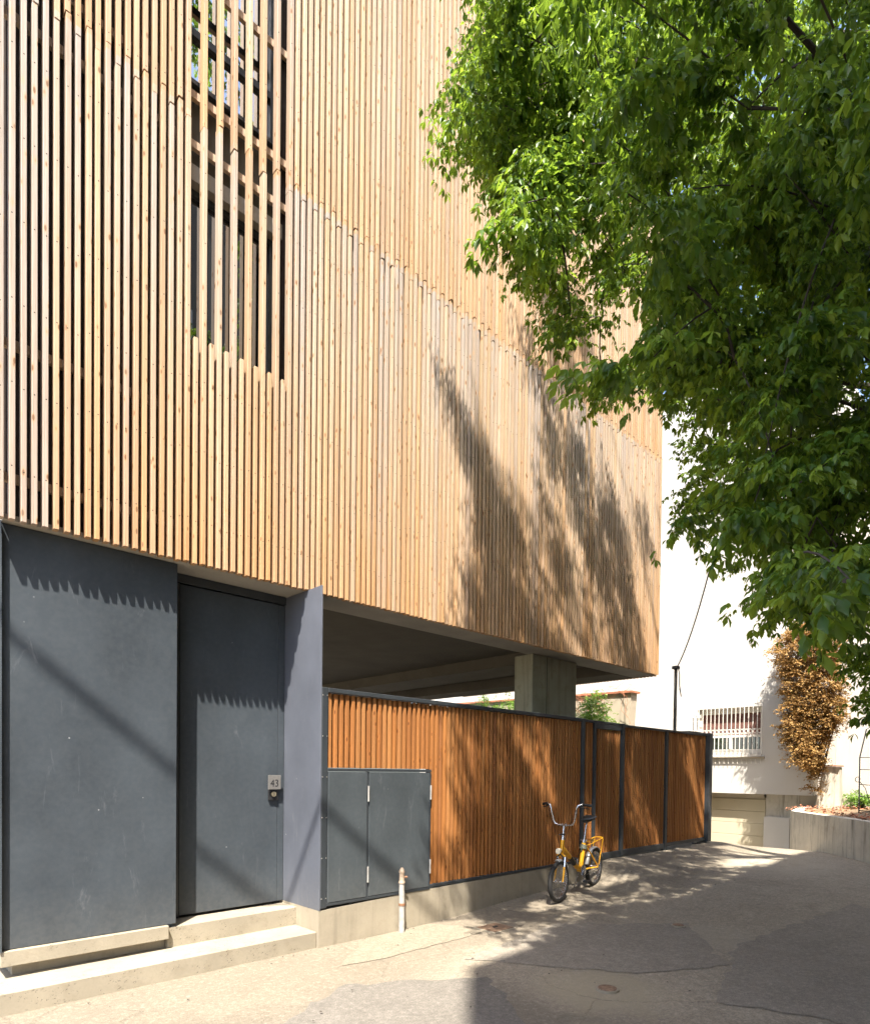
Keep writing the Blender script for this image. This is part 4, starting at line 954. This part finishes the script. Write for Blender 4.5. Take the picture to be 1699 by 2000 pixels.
mb = MB(); mb.tube(trunk_pts, [0.30, 0.25, 0.22, 0.18, 0.14, 0.09, 0.04], 12); hang(mb.build('trunk', M['bark'], tree, True))
samp = []; mb = MB(); tp = np.array(trunk_pts)
order = r1.permutation(len(cents))
ends = [cents[order[0]]]
for _ in range(25):                           # spread the limb ends
    cand = cents[r1.integers(0, len(cents), 60)]; dd_ = [min(np.linalg.norm(c-e) for e in ends) for c in cand]; ends.append(cand[int(np.argmax(dd_))])
for e in ends:
    b = tp[int(r1.integers(2, 6))]; b = min(tp[1:6], key=lambda q_: np.linalg.norm(q_-e)+0.8*max(0, q_[2]-e[2]))
    m1 = b+(e-b)*0.5+np.array([0, 0, 0.10*np.linalg.norm(e-b)])+r1.normal(0, 0.15, 3)
    ts = np.linspace(0, 1, 10); pts = [(1-t)**2*b+2*t*(1-t)*m1+t*t*e+r1.normal(0, 0.02, 3)*(0 < t < 1) for t in ts]
    mb.tube(pts, [0.055*(1-t)**1.3+0.007 for t in ts], 7)
    samp += [(p_, 0.075*(1-t)+0.01) for p_, t in zip(pts, ts)][2:]
sp_ = np.array([s_[0] for s_ in samp])
use = np.zeros(len(sp_)); sp_ = sp_.copy()
for pts in sorted(boughs, key=lambda q_: np.linalg.norm(sp_-q_[0], axis=1).min()):   # nearest first, so later boughs fork from earlier ones
    c = pts[0]; i = int(np.argmin(np.linalg.norm(sp_-c, axis=1)+0.3*np.maximum(0, sp_[:, 2]-c[2])+0.25*use)); b = sp_[i]; use[i] += 1; L_ = np.linalg.norm(c-b)
    m1 = (b+c)/2+np.array([0, 0, 0.10*L_])+r1.normal(0, 0.06, 3); ch = [b, m1]+pts
    mb.tube(ch, [0.009]+[0.007-0.0045*k/len(ch) for k in range(1, len(ch))], 5)
    sp_ = np.concatenate([sp_, np.array(pts)]); use = np.concatenate([use, np.full(len(pts), 0.5)])
hang(mb.build('branches', M['bark'], tree, True))

# ---- dry climber on the corner of the white house
db = thing('dry_climber', 'withered brown climbing shrub on the corner of the white house', 'shrub', tuple(dep(1590, 1560, 15.0)))
r2_ = np.random.default_rng(8); td = [spray(r2_, 0.19, 5, 6, 0.048, True, 0.5, (1, 3)) for _ in range(5)]; cs = []
while len(cs) < 1250:
    x = r2_.uniform(1505, 1655); y = r2_.uniform(1215, 1500)
    cx_ = 1582+8*math.sin(y/30); w_ = 58 if y < 1400 else 58-(y-1400)*0.40
    if y < 1260: w_ = 30+(y-1215)*0.8
    if abs(x-cx_) > w_+r2_.normal(0, 6): continue
    P = dep(x, y, 0); d = (12.72-r2_.uniform(0, 0.75)-CAM[0])/((cF+cR*(x-W_PX/2)/F_PX+cU*(PY_PX-y)/F_PX)[0]); cs.append(dep(x, y, d))
for k in range(34):
    y = r2_.uniform(1480, 1545); x = 1588+r2_.normal(0, 6); d = (12.66-CAM[0])/((cF+cR*(x-W_PX/2)/F_PX+cU*(PY_PX-y)/F_PX)[0]); cs.append(dep(x, y, d))
o = scatter('crown', cs, td, M['deadleaf'], db, r2_, 0.5, 0.8, 1.15); o.matrix_parent_inverse = Matrix.Translation(-db.location)
mb = MB(); b0 = dep(1588, 1565, 15.0)
for k in range(26):
    c = np.array(cs[int(r2_.integers(0, 880))]); m1 = b0+(c-b0)*0.45+np.array([0, 0, 0.25])+r2_.normal(0, 0.06, 3); mb.tube([b0+r2_.normal(0, 0.04, 3), m1, c], [0.028, 0.016, 0.006], 5)
o = mb.build('stem', M['bark'], db, True); o.matrix_parent_inverse = Matrix.Translation(-db.location)
# ---- green shrubs behind the fence
r3_ = np.random.default_rng(21); tg = [spray(r3_, 0.22, 5, 6, 0.055, True, 0.5, (1, 3)) for _ in range(4)]
def shrub(loc, rad, n, label):
    t = thing('green_shrub', label, 'shrub', loc, 'shrubs behind the fence'); cs = []
    while len(cs) < n:
        q_ = r3_.normal(0, 1, 3); q_ /= np.linalg.norm(q_); q_ = q_*r3_.uniform(0.45, 1.0)
        cs.append(np.array([q_[0]*rad[0], q_[1]*rad[1], rad[2]*(1+q_[2])*0.9+0.3])+r3_.normal(0, 0.05, 3))
    scatter('crown', cs, tg, M['bushleaf'], t, r3_, 0.5)
    mb = MB()
    for k in range(14): c = cs[int(r3_.integers(0, n))]; mb.tube([(0, 0, 0), (c[0]*0.4, c[1]*0.4, c[2]*0.6), tuple(c)], [0.03, 0.018, 0.006], 5)
    mb.build('stem', M['bark'], t, True)
shrub((10.0, 3.45, -0.2), (0.55, 0.6, 2.03), 520, 'bright green shrub right of the concrete column behind the fence')
shrub((10.1, 6.6, -0.2), (0.8, 1.5, 2.16), 700, 'bright green shrub left of the concrete column under the house')
shrub((13.0, -1.35, 0.75), (0.22, 0.28, 0.16), 22, 'small bright green weed clump on the garden bed')
# ---- litter on the planted bed and the lane
mb = MB()
for k in range(420):
    x, y = r3_.uniform(8.6, 13.5), 0; y = -0.95-(10.5-x)*0.8-abs(r3_.normal(0, 0.35)) if x < 10.5 else r3_.uniform(-1.6, -0.5)
    a = r3_.uniform(0, 6.28); s_ = r3_.uniform(0.03, 0.07); z = 0.90+r3_.uniform(0.005, 0.06); c, s1 = math.cos(a)*s_, math.sin(a)*s_
    mb.add([(x, y, z), (x+c, y+s1, z+s_*r3_.uniform(0, .8)), (x+c-s1*.5, y+s1+c*.5, z+s_*.3), (x-s1*.5, y+c*.5, z+s_*r3_.uniform(0, .5))], [(0, 1, 2, 3)])
o = mb.build('leaf_litter', M['terra']); tag(o, kind='stuff')
mb = MB()
for k in range(150):
    x, y = r3_.uniform(-2.5, 8), -abs(r3_.normal(0, 1.4))-0.02
    if k % 3 == 0: y = -0.02-abs(r3_.normal(0, 0.08))
    a = r3_.uniform(0, 6.28); s_ = r3_.uniform(0.006, 0.022); z = ground_z(x, y)+0.012; c, s1 = math.cos(a)*s_, math.sin(a)*s_
    mb.add([(x, y, z), (x+c, y+s1, z+s_*.4), (x+c-s1*.6, y+s1+c*.6, z+s_*.1), (x-s1*.6, y+c*.6, z+s_*.3)], [(0, 1, 2, 3)])
o = mb.build('ground_litter', M['bark']); tag(o, kind='stuff')
